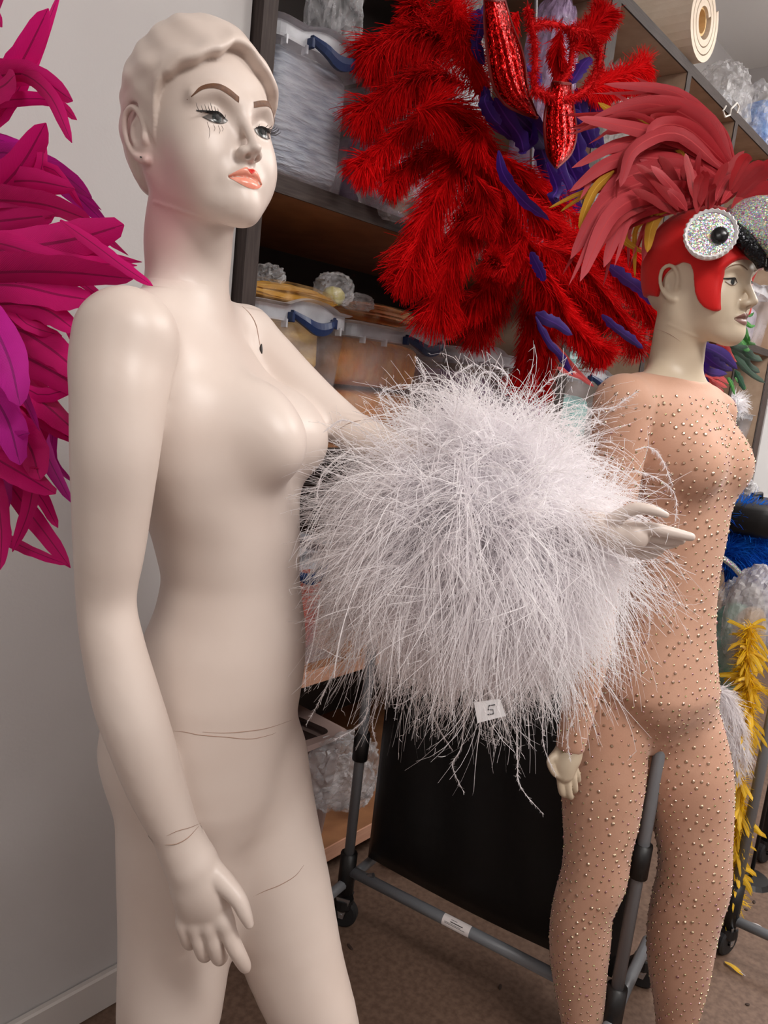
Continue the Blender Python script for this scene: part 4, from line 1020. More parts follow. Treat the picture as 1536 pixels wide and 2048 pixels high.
# small paper ticket with a handwritten 5
tk = thing('price_ticket', 'small white paper ticket with a handwritten figure, tucked in the white feathers', 'ticket', PY(975, 1418, .86))
paper_m = mat('ticket_paper', (240, 238, 240), rough=.8); ink_m = mat('ticket_ink', (40, 38, 44), rough=.7)
A = PY(948, 1405, .86); B = PY(1000, 1398, .86); C_ = PY(1012, 1432, .86); D_ = PY(955, 1446, .86); o_ = PY(975, 1418, .86)
n_ = np.cross(B-A, D_-A); n_ /= np.linalg.norm(n_); 
if n_ @ (CAM-o_) < 0: n_ = -n_
MB().add([p-o_ for p in (A, B, C_, D_)]+[p-o_-n_*.0006 for p in (A, B, C_, D_)], [(0, 1, 2, 3), (7, 6, 5, 4), (0, 4, 5, 1), (1, 5, 6, 2), (2, 6, 7, 3), (3, 7, 4, 0)]).build('paper', paper_m, tk)
def onpl(x, y): r = ray(x, y); return CAM+r*(((o_-CAM) @ n_)/(r @ n_))+n_*.0005-o_
MB().tube([onpl(990, 1409), onpl(978, 1411), onpl(976, 1419), onpl(986, 1419), onpl(987, 1427), onpl(975, 1429)], .0006, 5).build('figure', ink_m, tk)
# ------------------------------------------------------------------ glitter and sequin materials
def glitter(name, c, scale=420., hue=0., metal=.9, rough=.22, var=.5, tilt=.8):
    m = bpy.data.materials.new(name); m.use_nodes = True; nt = m.node_tree; N = nt.nodes; L = nt.links
    b = N['Principled BSDF']; b.inputs['Metallic'].default_value = metal; b.inputs['Roughness'].default_value = rough
    tc = N.new('ShaderNodeTexCoord'); vo = N.new('ShaderNodeTexVoronoi'); vo.inputs['Scale'].default_value = scale
    L.new(tc.outputs['Object'], vo.inputs['Vector'])
    hs = N.new('ShaderNodeHueSaturation'); hs.inputs['Color'].default_value = rgb(*c)
    sp = N.new('ShaderNodeSeparateColor'); L.new(vo.outputs['Color'], sp.inputs[0])
    mr = N.new('ShaderNodeMapRange'); mr.inputs[3].default_value = 1-var; mr.inputs[4].default_value = 1+var; L.new(sp.outputs[0], mr.inputs[0]); L.new(mr.outputs[0], hs.inputs['Value'])
    if hue:
        mh = N.new('ShaderNodeMapRange'); mh.inputs[3].default_value = .5-hue; mh.inputs[4].default_value = .5+hue; L.new(sp.outputs[1], mh.inputs[0]); L.new(mh.outputs[0], hs.inputs['Hue'])
    L.new(hs.outputs[0], b.inputs['Base Color'])
    # each flake is tipped its own way
    ge = N.new('ShaderNodeNewGeometry'); vm = N.new('ShaderNodeVectorMath'); vm.operation = 'SUBTRACT'; L.new(vo.outputs['Color'], vm.inputs[0]); vm.inputs[1].default_value = (.5, .5, .5)
    sc = N.new('ShaderNodeVectorMath'); sc.operation = 'SCALE'; L.new(vm.outputs[0], sc.inputs[0]); sc.inputs['Scale'].default_value = tilt
    ad = N.new('ShaderNodeVectorMath'); L.new(ge.outputs['Normal'], ad.inputs[0]); L.new(sc.outputs[0], ad.inputs[1])
    nn = N.new('ShaderNodeVectorMath'); nn.operation = 'NORMALIZE'; L.new(ad.outputs[0], nn.inputs[0]); L.new(nn.outputs[0], b.inputs['Normal'])
    MATS[name] = m
    return m
silver_gl = glitter('silver_hologram_glitter', (200, 206, 214), 700., hue=.5, var=.35, metal=.55, rough=.3); silver_gl.node_tree.nodes['Hue/Saturation/Value'].inputs['Color'].default_value = rgb(170, 220, 240)
red_seq = glitter('red_sequins', (200, 18, 18), 330., var=.7, tilt=1.0)
black_seq = glitter('black_sequins', (26, 26, 30), 420., var=.6, metal=.6)
stone_m = glitter('crystal_stone', (200, 174, 150), 260., hue=.12, var=.35, metal=.85, rough=.12, tilt=.5)

# ------------------------------------------------------------------ rhinestones on the bodysuit
rng = np.random.default_rng(21)
T3 = np.vstack([SQ[:, [0, 1, 2]], SQ[:, [0, 2, 3]]]); a, b, c = SV[T3[:, 0]], SV[T3[:, 1]], SV[T3[:, 2]]
nr = np.cross(b-a, c-a); ar = np.linalg.norm(nr, axis=1); nr = nr/np.maximum(ar, 1e-12)[:, None]
ok = ar > 1e-9; pick = rng.choice(len(T3), 26000, p=np.where(ok, ar, 0)/ar[ok].sum())
u1 = np.sqrt(rng.random(26000)); u2 = rng.random(26000)
pts = a[pick]*(1-u1)[:, None]+b[pick]*(u1*(1-u2))[:, None]+c[pick]*(u1*u2)[:, None]; nrm = nr[pick]
mid = SV.mean(0)
keep = []; cell = {}; R0 = .0122
npl = (pts[:, 2]-nk[2])+.10*((pts[:, 0]-nk[0])*.5-(pts[:, 1]-nk[1])*.86)
for i in range(26000):
    p = pts[i]
    if npl[i] > -.028 or p[2] < .06: continue
    k = tuple((p//R0).astype(int)); bad = False
    for dx in (-1, 0, 1):
        for dy in (-1, 0, 1):
            for dz in (-1, 0, 1):
                for j in cell.get((k[0]+dx, k[1]+dy, k[2]+dz), ()):
                    if ((pts[j]-p)**2).sum() < R0*R0: bad = True; break
                if bad: break
            if bad: break
        if bad: break
    if bad: continue
    cell.setdefault(k, []).append(i); keep.append(i)
keep = np.array(keep); SP, SN = pts[keep], nrm[keep]
inward = (Fs.at(SP+SN*.004) < 0); SN[inward] *= -1
rad = .0021+.0014*rng.random(len(SP))**2
vd = CAM-SP; dd = np.linalg.norm(vd, axis=1); face_ = (SN*vd).sum(1)/dd
px = 768+FPX*((SP-CAM) @ _R)/((SP-CAM) @ _F); py = 1024-FPX*((SP-CAM) @ _U)/((SP-CAM) @ _F)
vis = (face_ > .25) & (px > 1130) & (px < 1530) & (py < 2040) & ~((px < 1330) & (py > 850) & (py < 1400))
score = np.where(vis, rad/dd*np.sqrt(np.clip(face_, 0, 1)), 0)
order = np.argsort(-score); big = set(order[:300].tolist())
ring = [(math.cos(2*math.pi*k/7), math.sin(2*math.pi*k/7)) for k in range(7)]
sv = [(x, y, -.1) for x, y in ring]+[(x, y, .18) for x, y in ring]+[(x*.55, y*.55, .62) for x, y in ring]
sf = [(k, (k+1) % 7, 7+(k+1) % 7, 7+k) for k in range(7)]+[(7+k, 7+(k+1) % 7, 14+(k+1) % 7, 14+k) for k in range(7)]+[tuple(range(14, 21))]
sme = bpy.data.meshes.new('rhinestone'); sme.from_pydata(sv, [], sf); sme.materials.append(stone_m)
for i in order[:300]:
    o = bpy.data.objects.new('rhinestone', sme); COL.objects.link(o); o.parent = suit
    o.location = [float(v) for v in SP[i]-b2]; o.rotation_mode = 'QUATERNION'
    o.rotation_quaternion = Vector([float(v) for v in SN[i]]).to_track_quat('Z', 'Y'); r = float(rad[i])*1.15; o.scale = (r, r, r)
rest = np.array([i for i in range(len(SP)) if i not in big])
t1 = np.cross(SN[rest], np.array([.3, .2, .93])); t1 /= np.linalg.norm(t1, axis=1)[:, None]; t2 = np.cross(SN[rest], t1)
tv = np.array(sv); V = SP[rest][:, None, :]-b2+rad[rest][:, None, None]*(tv[None, :, 0:1]*t1[:, None, :]+tv[None, :, 1:2]*t2[:, None, :]+tv[None, :, 2:3]*SN[rest][:, None, :])
k = (np.arange(len(rest))*21)[:, None, None]
Q4 = (np.array(sf[:14])[None]+k).reshape(-1, 4); Q7 = (np.array([sf[14]])[None]+k).reshape(-1, 7)
stuff(mesh_np('rhinestones', V.reshape(-1, 3), [Q4, Q7], stone_m, suit))

# ------------------------------------------------------------------ bird headdress worn by the second mannequin
H2o, H2M, H2s = M2H['o'], M2H['M'], M2H['sc']
def hl(x, y, lat=-.072):           # pixel -> head coordinates on the plane at her right side
    r = ray(x, y); q = CAM+r*((((H2o-CAM) @ H2M[:, 0])+lat*H2s)/(r @ H2M[:, 0])); return (H2M.T @ (q-H2o))/H2s
c6 = lambda x, y: (1130+x/3.783, 380+y/3.783)
outl = [(585, 790), (690, 808), (722, 720), (770, 640), (830, 580), (900, 546), (955, 562), (972, 620), (975, 700), (983, 775), (1012, 842), (1062, 892), (1120, 920), (1158, 908), (1165, 820), (1167, 720), (1178, 650), (1205, 598), (1262, 550), (1340, 515), (1410, 500)]
poly = [tuple(hl(*c6(x, y), np.interp(x, [980, 1060, 1165, 1260, 1400], [-.072, -.064, -.060, -.046, -.015]))[1:]) for x, y in outl]
poly += [(.13, poly[-1][1]+.012), (.13, .22), (-.20, .22), (-.20, poly[0][1]-.005)]
def poly_sd(Y, Z, P):
    d = np.full(np.broadcast(Y, Z).shape, 1e9); s = np.ones(d.shape)
    n = len(P)
    for i in range(n):
        ax, az = P[i]; bx, bz = P[i-1]; ex, ez = bx-ax, bz-az; wx, wz = Y-ax, Z-az
        t = np.clip((wx*ex+wz*ez)/(ex*ex+ez*ez+1e-12), 0, 1); d = np.minimum(d, (wx-ex*t)**2+(wz-ez*t)**2)
        c1 = Z >= az; c2 = Z < bz; c3 = ex*wz > ez*wx
        s = np.where((c1 & c2 & c3) | (~c1 & ~c2 & ~c3), -s, s)
    return s*np.sqrt(d)
Fh = Field(H2o+[-.15, -.15, -.14], H2o+[.15, .15, .17], .0022)
head(Fh, H2o, H2M, H2s, hair=None, ears=False)
chain(Fh, [(1357, 690, 1.425, 51), (1364, 650, 1.415, 51), (1370, 610, 1.41, 48)], .02)
sl, (X, Y, Z) = Fh.sub(Fh.lo, Fh.lo+Fh.h*Fh.n); X, Y, Z = X-H2o[0], Y-H2o[1], Z-H2o[2]
L_ = [((X*H2M[0, i]+Y*H2M[1, i]+Z*H2M[2, i])/H2s).astype(np.float32) for i in range(3)]
sd = poly_sd(L_[1], L_[2], poly).astype(np.float32)*H2s
# fabric bridges hollows of the face; a thicker crown
Fh.D[sl] = smax(Fh.D[sl]-.0065-.006*np.clip((L_[2]-.03)/.08, 0, 1), sd, .004)
hv, hq = Fh.nets()
use = np.zeros(len(hv), bool); use[hq.ravel()] = True; new = np.cumsum(use)-1; hv = hv[use]; hq = new[hq]
for it in range(3):
    E2 = np.concatenate([hq[:, [0, 1]], hq[:, [1, 2]], hq[:, [2, 3]], hq[:, [3, 0]]]); acc = np.zeros_like(hv)
    for c in range(3): acc[:, c] = np.bincount(E2[:, 0], hv[E2[:, 1], c], len(hv))+np.bincount(E2[:, 1], hv[E2[:, 0], c], len(hv))
    hv = hv+(acc/np.maximum(np.bincount(E2.ravel(), minlength=len(hv)), 1)[:, None]-hv)*.5
bh = H2o+[0, 0, -.05]
hd = thing('bird_headdress', 'red fabric bird headdress with googly glitter eye and swept back rose plumes', 'headdress', bh)
red_fab = mat('red_stretch_fabric', (206, 22, 20), rough=.62, spec=.25, col2=(196, 16, 16), nscale=12, bump=.04, bscale=400, sheen=.15)
mesh_np('hood', hv-bh, hq, red_fab, hd, smooth=True)
white_trim = mat('white_ruffle', (232, 232, 234), rough=.5)
def hpt(x, y, z): return H2o+H2M @ (np.array([x, y, z])*H2s)
def eye_disc(sx):
    cen = PY(1421, 470, 1.325) if sx < 0 else hpt(.074, *((H2M.T @ (PY(1421, 470, 1.325)-H2o))/H2s)[1:])
    nrm_ = H2M @ np.array([sx*.80, .52, .22]); nrm_ /= np.linalg.norm(nrm_)
    e1 = np.cross(np.array([0, 0, 1.]), nrm_); e1 /= np.linalg.norm(e1); e2 = np.cross(nrm_, e1); R = .0385
    def circ(r, h, n, wob=0.): return [cen+e1*math.cos(2*math.pi*k/n)*(r+wob*(k % 2))+e2*math.sin(2*math.pi*k/n)*(r+wob*(k % 2))+nrm_*(h+wob*.6*(k % 2)) for k in range(n)]
    n = 40; V = circ(R*.93, -.012, n)+circ(R*.93, .004, n)+[cen+nrm_*.006]
    e = MB().add([p-bh for p in V], [(k, (k+1) % n, n+(k+1) % n, n+k) for k in range(n)]+[(n+k, n+(k+1) % n, 2*n) for k in range(n)]).build('eye_disc', silver_gl, hd)
    n = 56; A = circ(R*.92, .005, n); B = circ(R*1.0, .008, n, .0016); C2 = circ(R*1.06, .004, n, .0018); D = circ(R*1.0, -.010, n)
    V = A+B+C2+D; F = [(r*n+k, r*n+(k+1) % n, (r+1)*n+(k+1) % n, (r+1)*n+k) for r in range(3) for k in range(n)]
    MB().add([p-bh for p in V], F).build('ruffle', white_trim, e)
    pc_ = cen+nrm_*.006+(e1*.0135-e2*.003 if sx < 0 else -e1*.0135)
    prof = [(.0135, 0), (.0135, .004), (.011, .0068), (.006, .0082), (0, .0086)]; n = 24; V = []
    for r, h in prof: V += [pc_+e1*math.cos(2*math.pi*k/n)*r+e2*math.sin(2*math.pi*k/n)*r+nrm_*h for k in range(n)]
    MB().add([p-bh for p in V], [(r*n+k, r*n+(k+1) % n, (r+1)*n+(k+1) % n, (r+1)*n+k) for r in range(4) for k in range(n)]).build('pupil', mat('shiny_black_button', (14, 14, 16), rough=.2), e, smooth=True)
eye_disc(-1); eye_disc(1)
# silver beak: hooked horn rising from the forehead
fw_, up_, lf_ = H2M[:, 1], H2M[:, 2], H2M[:, 0]
bk = [hpt(0, .060, .085), hpt(0, .100, .092), hpt(0, .140, .080), hpt(0, .168, .050), hpt(0, .178, .012), hpt(0, .172, -.022)]
br = [.050, .050, .044, .036, .024, .004]
Pb = catmull(np.hstack([np.array(bk), np.array(br)[:, None]]), 18)
V = []; n = 20
for i in range(18):
    t_ = Pb[min(i+1, 17), :3]-Pb[max(i-1, 0), :3]; t_ /= np.linalg.norm(t_); v_ = np.cross(lf_, t_)
    for k in range(n):
        an = 2*math.pi*k/n; V.append(Pb[i, :3]+Pb[i, 3]*(lf_*math.cos(an)*.78+v_*math.sin(an))-bh)
F = [(r*n+k, r*n+(k+1) % n, (r+1)*n+(k+1) % n, (r+1)*n+k) for r in range(17) for k in range(n)]+[tuple(range(n-1, -1, -1)), tuple(range(17*n, 18*n))]
bkobj = MB().add(V, F).build('beak', silver_gl, hd, smooth=True)
bl = [PY(*c6(1262, 268), 1.34), PY(*c6(1310, 330), 1.33), PY(*c6(1365, 390), 1.325), PY(*c6(1420, 455), 1.325), PY(*c6(1470, 520), 1.325), PY(*c6(1488, 590), 1.325)]
mb = MB(); Pq = catmull(bl, 16); mb.tube(Pq-bh, [.006+.0085*math.sin(math.pi*min(1, .15+i/15*.8)) for i in range(16)], 12); mb.build('sequin_brow', black_seq, hd, smooth=True)
bl2 = [p+lf_*2*(-((p-H2o) @ lf_)) for p in bl]
mb = MB(); mb.tube(catmull(bl2, 16)-bh, [.006+.0085*math.sin(math.pi*min(1, .15+i/15*.8)) for i in range(16)], 12); mb.build('sequin_brow', black_seq, hd, smooth=True)
# crest plumes sweeping back
rnd = random.Random(9)
c4 = lambda x, y: (1080+x/3.368, y/3.368)
sweep = [ # base, mids, tip in crop pixels ; half width px ; Y offset ; colour
 ([(1310, 1080), (1180, 850), (900, 620), (430, 565)], 11, .06, 0), ([(1290, 1080), (1120, 800), (850, 690), (560, 690)], 15, .05, 0), ([(1280, 1100), (1050, 820), (700, 700), (222, 872)], 15, .03, 0), ([(1260, 1150), (980, 960), (620, 860), (250, 790)], 15, .0, 0),
 ([(1270, 1120), (1000, 870), (800, 850), (720, 960)], 15, -.02, 0), ([(1250, 1150), (960, 960), (560, 960), (215, 1130)], 15, .02, 0), ([(1240, 1200), (900, 1080), (500, 1080), (200, 1290)], 17, .0, 0), ([(1230, 1230), (880, 1130), (540, 1220), (330, 1480)], 17, -.02, 0),
 ([(1200, 1290), (850, 1200), (450, 1350), (205, 1745)], 18, -.03, 0), ([(1180, 1330), (850, 1290), (500, 1430), (270, 1895)], 19, -.06, 0), ([(1150, 1360), (800, 1380), (560, 1500), (430, 1800)], 16, -.03, 0), ([(1240, 1150), (930, 900), (640, 1000), (540, 1260)], 14, -.04, 0),
 ([(1240, 1200), (950, 1120), (700, 1180), (520, 1400)], 17, .03, 0), ([(1220, 1250), (900, 1180), (620, 1300), (440, 1640)], 17, .04, 0), ([(1280, 1100), (1060, 900), (760, 820), (420, 900)], 16, .05, 0), ([(1200, 1280), (860, 1250), (560, 1360), (380, 1700)], 15, .01, 0),
 ([(1260, 1120), (1000, 1000), (760, 1000), (400, 1120)], 16, .06, 0), ([(1200, 1300), (900, 1240), (640, 1420), (560, 1680)], 16, .05, 0), ([(1230, 1190), (930, 1030), (620, 1100), (300, 1320)], 16, .07, 0), ([(1300, 1090), (1150, 830), (950, 690), (700, 640)], 13, .08, 0),
 ([(1150, 1320), (900, 1330), (760, 1430), (690, 1760)], 14, .02, 0),
 ([(1000, 1080), (760, 840), (560, 790), (390, 690)], 9, .07, 2), ([(900, 900), (760, 740), (620, 730), (430, 760)], 10, .09, 2), ([(600, 1200), (420, 1260), (250, 1310), (58, 1402)], 5, .08, 2), ([(500, 1220), (350, 1290), (230, 1360), (138, 1425)], 4, .08, 2),
 ([(500, 1150), (380, 1260), (310, 1400), (265, 1545)], 9, .0, 2), ([(980, 1240), (840, 1220), (700, 1240), (560, 1320)], 12, -.01, 2), ([(850, 1380), (640, 1450), (560, 1600), (690, 1705)], 9, .03, 2), ([(950, 1390), (820, 1420), (750, 1530), (722, 1700)], 12, .0, 2),
 ([(760, 1450), (650, 1540), (640, 1700), (640, 1870)], 5, .05, 2), ([(820, 1400), (690, 1420), (560, 1440), (480, 1480)], 10, .05, 2)]
for pts_, w, dY, k in sweep:
    n_ = len(pts_); P = [PY(*c4(x, y), 1.40+dY*(i/(n_-1))) for i, (x, y) in enumerate(pts_)]
    blade(P, w*1.42/FPX, rnd, notch=.3, twist=.45, tipf=.45, n=18, m=(rose, rose, mustard)[k], parent=hd, base=bh, name='crest_feather')
    if k == 0:
        for q2 in range(2):
            J = [np.array([rnd.uniform(-.02, .02), rnd.uniform(0, .03), rnd.uniform(-.024, .024)])*q for q in (.3, .7, 1, 1.3)]
            blade([p+j for p, j in zip(P, J)], w*.62/FPX, rnd, notch=.5, twist=.6, tipf=.4, n=16, m=rose if q2 else crimson, parent=hd, base=bh, name='crest_feather')
for i in range(44):                # short upright hackle at the root of the crest
    a_ = rnd.uniform(-1, 1); b0 = PY(1400+55*a_+rnd.uniform(-15, 15), 415+rnd.uniform(-14, 14), 1.36+rnd.uniform(-.02, .05))
    ln = rnd.uniform(40, 105); ang = a_*.95+rnd.uniform(-.25, .25)
    d = (_R*math.sin(ang)+_U*math.cos(ang))*ln*1.4/FPX; bend = _R*(math.sin(ang)*ln*.35*1.4/FPX)-_F*rnd.uniform(-.02, .02)
    blade([b0, b0+d*.45, b0+d*.8+bend*.3, b0+d+bend], rnd.uniform(6, 11)*1.4/FPX, rnd, notch=.6, twist=.6, tipf=.5, n=8, cols=2, m=crimson if i % 3 else rose, parent=hd, base=bh, name='hackle_feather')
for x0, y0, x1, y1 in ((1470, 400, 1545, 345), (1465, 385, 1530, 330), (1480, 395, 1570, 380), (1460, 380, 1500, 310), (1485, 372, 1560, 330)):
    A = PY(x0, y0, 1.36); B = PY(x1, y1, 1.34); blade([A, A*.6+B*.4+VERT*.006, A*.3+B*.7+VERT*.008, B], 14*1.4/FPX, rnd, notch=.5, twist=.5, tipf=.5, n=9, m=crimson, parent=hd, base=bh, name='hackle_feather')
# ------------------------------------------------------------------ red plumed backpiece hanging in front of the shelves
rng = np.random.default_rng(31); rnd = random.Random(31)
c3 = lambda x, y: (700+x/2.56, y/2.56)
def Q3(x, y, t): return PW(*c3(x, y), t)
bB = Q3(930, 450, .10)
bp = thing('plumed_backpiece', 'big red and purple plumed costume backpiece hung on the shelf front', 'costume', bB)
RP = [ # crop pixel polyline, half width (crop px), t in front of shelves, grav
 ([(600, 330), (440, 200), (280, 190), (110, 280)], 130, .02, .9), ([(600, 450), (420, 400), (240, 460), (70, 590)], 120, .04, 1.0), ([(560, 560), (380, 610), (220, 720), (60, 860)], 100, .07, .9),
 ([(340, 560), (470, 560), (600, 640), (700, 830)], 130, .16, .6), ([(640, 640), (560, 820), (430, 1050), (300, 1370)], 135, .12, .4), ([(700, 840), (640, 1050), (520, 1330), (440, 1600)], 135, .14, .4), ([(640, 900), (690, 1000), (700, 1060), (690, 1110)], 80, .20, .5),
 ([(760, 900), (780, 1080), (760, 1250), (740, 1360)], 90, .20, .4), ([(800, 1000), (820, 1250), (760, 1500), (640, 1700)], 110, .10, .4), ([(780, 800), (860, 900), (960, 980), (1040, 1060)], 110, .22, .3), ([(820, 980), (980, 1130), (1150, 1250), (1330, 1400)], 100, .26, .3),
 ([(850, 1150), (980, 1350), (1140, 1500), (1320, 1640)], 105, .24, .3), ([(880, 1300), (1000, 1500), (1130, 1650), (1300, 1830)], 95, .26, .3), ([(960, 1250), (1150, 1350), (1330, 1560), (1480, 1790)], 95, .28, .3), ([(1050, 1200), (1230, 1290), (1400, 1440), (1560, 1640)], 95, .28, .3),
 ([(1100, 1080), (1300, 1200), (1450, 1330), (1600, 1450)], 90, .28, .3), ([(900, 1450), (930, 1650), (920, 1800), (880, 1950)], 90, .12, .4), ([(960, 1500), (1000, 1700), (990, 1850), (960, 1990)], 80, .08, .4), ([(640, 200), (560, 140), (440, 120), (320, 60)], 120, .0, .8),
 ([(1150, 260), (1210, 180), (1270, 120), (1310, 60)], 70, .22, .3), ([(1200, 470), (1290, 440), (1400, 390), (1520, 330)], 75, .26, .5), ([(1210, 520), (1320, 430), (1420, 420), (1510, 420)], 60, .24, .5), ([(700, 620), (640, 720), (690, 860), (760, 950)], 90, .18, .5),
 ([(900, 1180), (840, 1300), (800, 1370), (720, 1330)], 60, .24, .4), ([(1000, 1380), (1060, 1560), (1180, 1720), (1320, 1810)], 80, .28, .3), ([(860, 60), (800, 160), (780, 240), (790, 300)], 70, .16, .4), ([(580, 520), (500, 700), (380, 800), (200, 930)], 90, .05, .6),
 ([(680, 1000), (600, 1200), (480, 1300), (260, 1440)], 90, .11, .4), ([(1080, 150), (1060, 260), (1080, 360), (1060, 480)], 55, .20, .4), ([(760, 1120), (760, 1330), (680, 1500), (520, 1560)], 110, .13, .4)]
for pts_, hw, t_, g in RP:
    P = [Q3(x, y, t_+.0*i) for i, (x, y) in enumerate(pts_)]; d = depth(P[1])
    plume(P, hw/2.56*d/FPX*1.28, 1050, rng, red_plume, bp, bB, grav=g*.5+.45, curl=.30, wid=.0023, ang=44, seg=5, vol=.34, tipr=.92, fantip=True)
# bristly red strip beside the sequin panel
def boa(pts_, t_, R, nb, mt, name, parent, base, q=Q3, wid=.002, Lk=1.0):
    P = catmull([q(x, y, t_) for x, y in pts_], 60); i = rng.integers(0, 59, nb); f = rng.random(nb)[:, None]
    p = P[i]*(1-f)+P[i+1]*f; D = rng.normal(size=(nb, 3)); D /= np.linalg.norm(D, axis=1)[:, None]
    V, Q_, _ = strands(p, D, np.full(nb, R)*rng.uniform(.7, 1.2, nb), np.full(nb, .5), np.full(nb, .8), np.full(nb, wid), rng, 3, .4)
    V2 = MB().tube(P, R*.35, 8)
    k = len(V); return mesh_np(name, np.vstack([V, np.array(V2.v)])-base, [Q_]+[np.array([f_]) + k for f_ in V2.f], mt, parent)
boa([(520, 0), (560, 120), (600, 260), (680, 460)], .2, .05, 1500, red_plume, 'feather_strip', bp, bB)
red_chenille = mat('red_chenille', (190, 16, 20), rough=.9, spec=.1)
boa([(905, 40), (930, 140), (950, 300), (940, 420), (1000, 490), (1090, 420), (1135, 290), (1120, 160), (1010, 120), (930, 140)], .30, .016, 2600, red_chenille, 'chenille_loop', bp, bB, wid=.0018)
boa([(1120, 150), (1220, 170), (1275, 260), (1255, 380), (1180, 480), (1060, 505), (940, 460)], .32, .018, 2600, red_chenille, 'chenille_loop', bp, bB, wid=.0018)
# sequin wings (padded, pleated panels)
def sequin_wing(L_, R_, t_, name):
    a_ = catmull([(x, y, 0) for x, y in L_], 16)[:, :2]; b_ = catmull([(x, y, 0) for x, y in R_], 16)[:, :2]; V = []; nu = 15
    for i in range(16):
        for k in range(nu):
            f = k/(nu-1); x, y = a_[i]*(1-f)+b_[i]*f
            bulge = .03*math.sin(math.pi*f)+.006*math.cos(f*math.pi*10)*math.sin(math.pi*i/15)
            V.append(Q3(x, y, t_+bulge)-bB)
    m = len(V); V += [Q3(*(a_[i]*(1-k/(nu-1))+b_[i]*(k/(nu-1))), t_-.004)-bB for i in range(16) for k in range(nu)]
    F = [(i*nu+k, i*nu+k+1, (i+1)*nu+k+1, (i+1)*nu+k) for i in range(15) for k in range(nu-1)]
    F += [(m+q[3], m+q[2], m+q[1], m+q[0]) for q in F]
    per = [k for k in range(nu)]+[i*nu+nu-1 for i in range(1, 16)]+[15*nu+k for k in range(nu-2, -1, -1)]+[i*nu for i in range(14, 0, -1)]
    F += [(per[i-1], per[i], per[i]+m, per[i-1]+m) for i in range(len(per))]
    w = MB().add(V, F).build(name, red_seq, bp, smooth=True)
    edge = [V[i] for i in per]+[V[per[0]]]
    MB().tube(edge, .003, 5).build('piping', mat('maroon_piping', (120, 24, 20), rough=.5), w)
sequin_wing([(690, 0), (690, 130), (705, 280), (730, 430), (790, 530), (870, 575), (955, 605)], [(790, 0), (830, 130), (870, 230), (895, 330), (905, 420), (925, 510), (960, 600)], .27, 'sequin_wing')
sequin_wing([(1040, 420), (1010, 520), (995, 620), (1000, 720), (1015, 800), (1055, 856)], [(1130, 430), (1140, 520), (1155, 620), (1158, 700), (1130, 790), (1060, 858)], .30, 'sequin_wing')
# purple feathers
PF = [([(690, 440), (700, 540), (760, 640), (840, 720)], 40), ([(740, 500), (800, 600), (870, 700), (890, 780)], 42), ([(800, 540), (880, 620), (960, 700), (1000, 760)], 42), ([(860, 570), (950, 650), (1030, 740), (1080, 810)], 40), ([(660, 180), (640, 60), (650, 240), (680, 330)], 26),
      ([(690, 20), (660, 150), (650, 240), (690, 330)], 30), ([(930, 620), (980, 760), (1020, 880), (1060, 1010)], 42), ([(960, 600), (1040, 780), (1090, 900), (1130, 1000)], 42), ([(1010, 640), (1100, 800), (1150, 900), (1180, 980)], 44), ([(1160, 450), (1180, 560), (1210, 660), (1250, 760)], 42),
      ([(1130, 430), (1160, 380), (1190, 330), (1230, 290)], 36), ([(1140, 560), (1190, 640), (1240, 700), (1300, 760)], 40), ([(1150, 640), (1170, 760), (1180, 840), (1210, 930)], 42), ([(900, 330), (940, 370), (960, 420), (950, 460)], 30), ([(920, 600), (930, 700), (900, 740), (880, 790)], 32),
      ([(700, 480), (690, 520), (730, 600), (770, 640)], 34), ([(1000, 830), (1030, 920), (1080, 1000), (1110, 1080)], 38), ([(1080, 870), (1130, 960), (1150, 1030), (1160, 1090)], 34), ([(1190, 500), (1230, 520), (1260, 560), (1290, 620)], 38),
      ([(760, 770), (790, 900), (900, 1040), (1020, 1130)], 30), ([(925, 1290), (950, 1340), (975, 1390), (995, 1440)], 28), ([(1315, 1355), (1400, 1420), (1480, 1480), (1560, 1570)], 30), ([(1290, 1610), (1360, 1680), (1430, 1730), (1500, 1785)], 24), ([(950, 1600), (1000, 1630), (1060, 1660), (1140, 1715)], 30), ([(950, 1620), (1010, 1740), (1080, 1820), (1140, 1920)], 20),
      ([(1010, 830), (1060, 960), (1040, 1010), (1070, 1050)], 30)]
for i, (pts_, hw) in enumerate(PF):
    t_ = .22+.03*rnd.random() if i < 19 else .33
    P = [Q3(x, y, t_) for x, y in pts_]; d = depth(P[1]); blade(P, hw/2.56*d/FPX*1.25, rnd, notch=1.2, twist=.5, tipf=.6, n=15, m=purple_f, parent=bp, base=bB, name='purple_feather')
# long thin red tail feather tips
for pts_ in ([(1040, 1750), (1120, 1850), (1180, 1920), (1250, 1980)], [(1060, 1880), (1100, 1900), (1180, 1930), (1245, 1975)]):
    P = [Q3(x, y, .3) for x, y in pts_]; blade(P, 14/2.56*depth(P[0])/FPX, rnd, notch=.3, m=red_f, parent=bp, base=bB, name='red_feather')
# wire frame that carries the plumes and hooks over the shelf
steel = mat('steel_wire', (150, 150, 155), rough=.3, metal=.9)
mb = MB(); mb.tube([Q3(930, 900, .05)-bB, Q3(930, 500, .05)-bB, Q3(950, 100, .05)-bB, Q3(960, -300, .02)-bB, Q3(960, -330, -.05)-bB], .005, 8); mb.build('frame_rod', steel, bp)
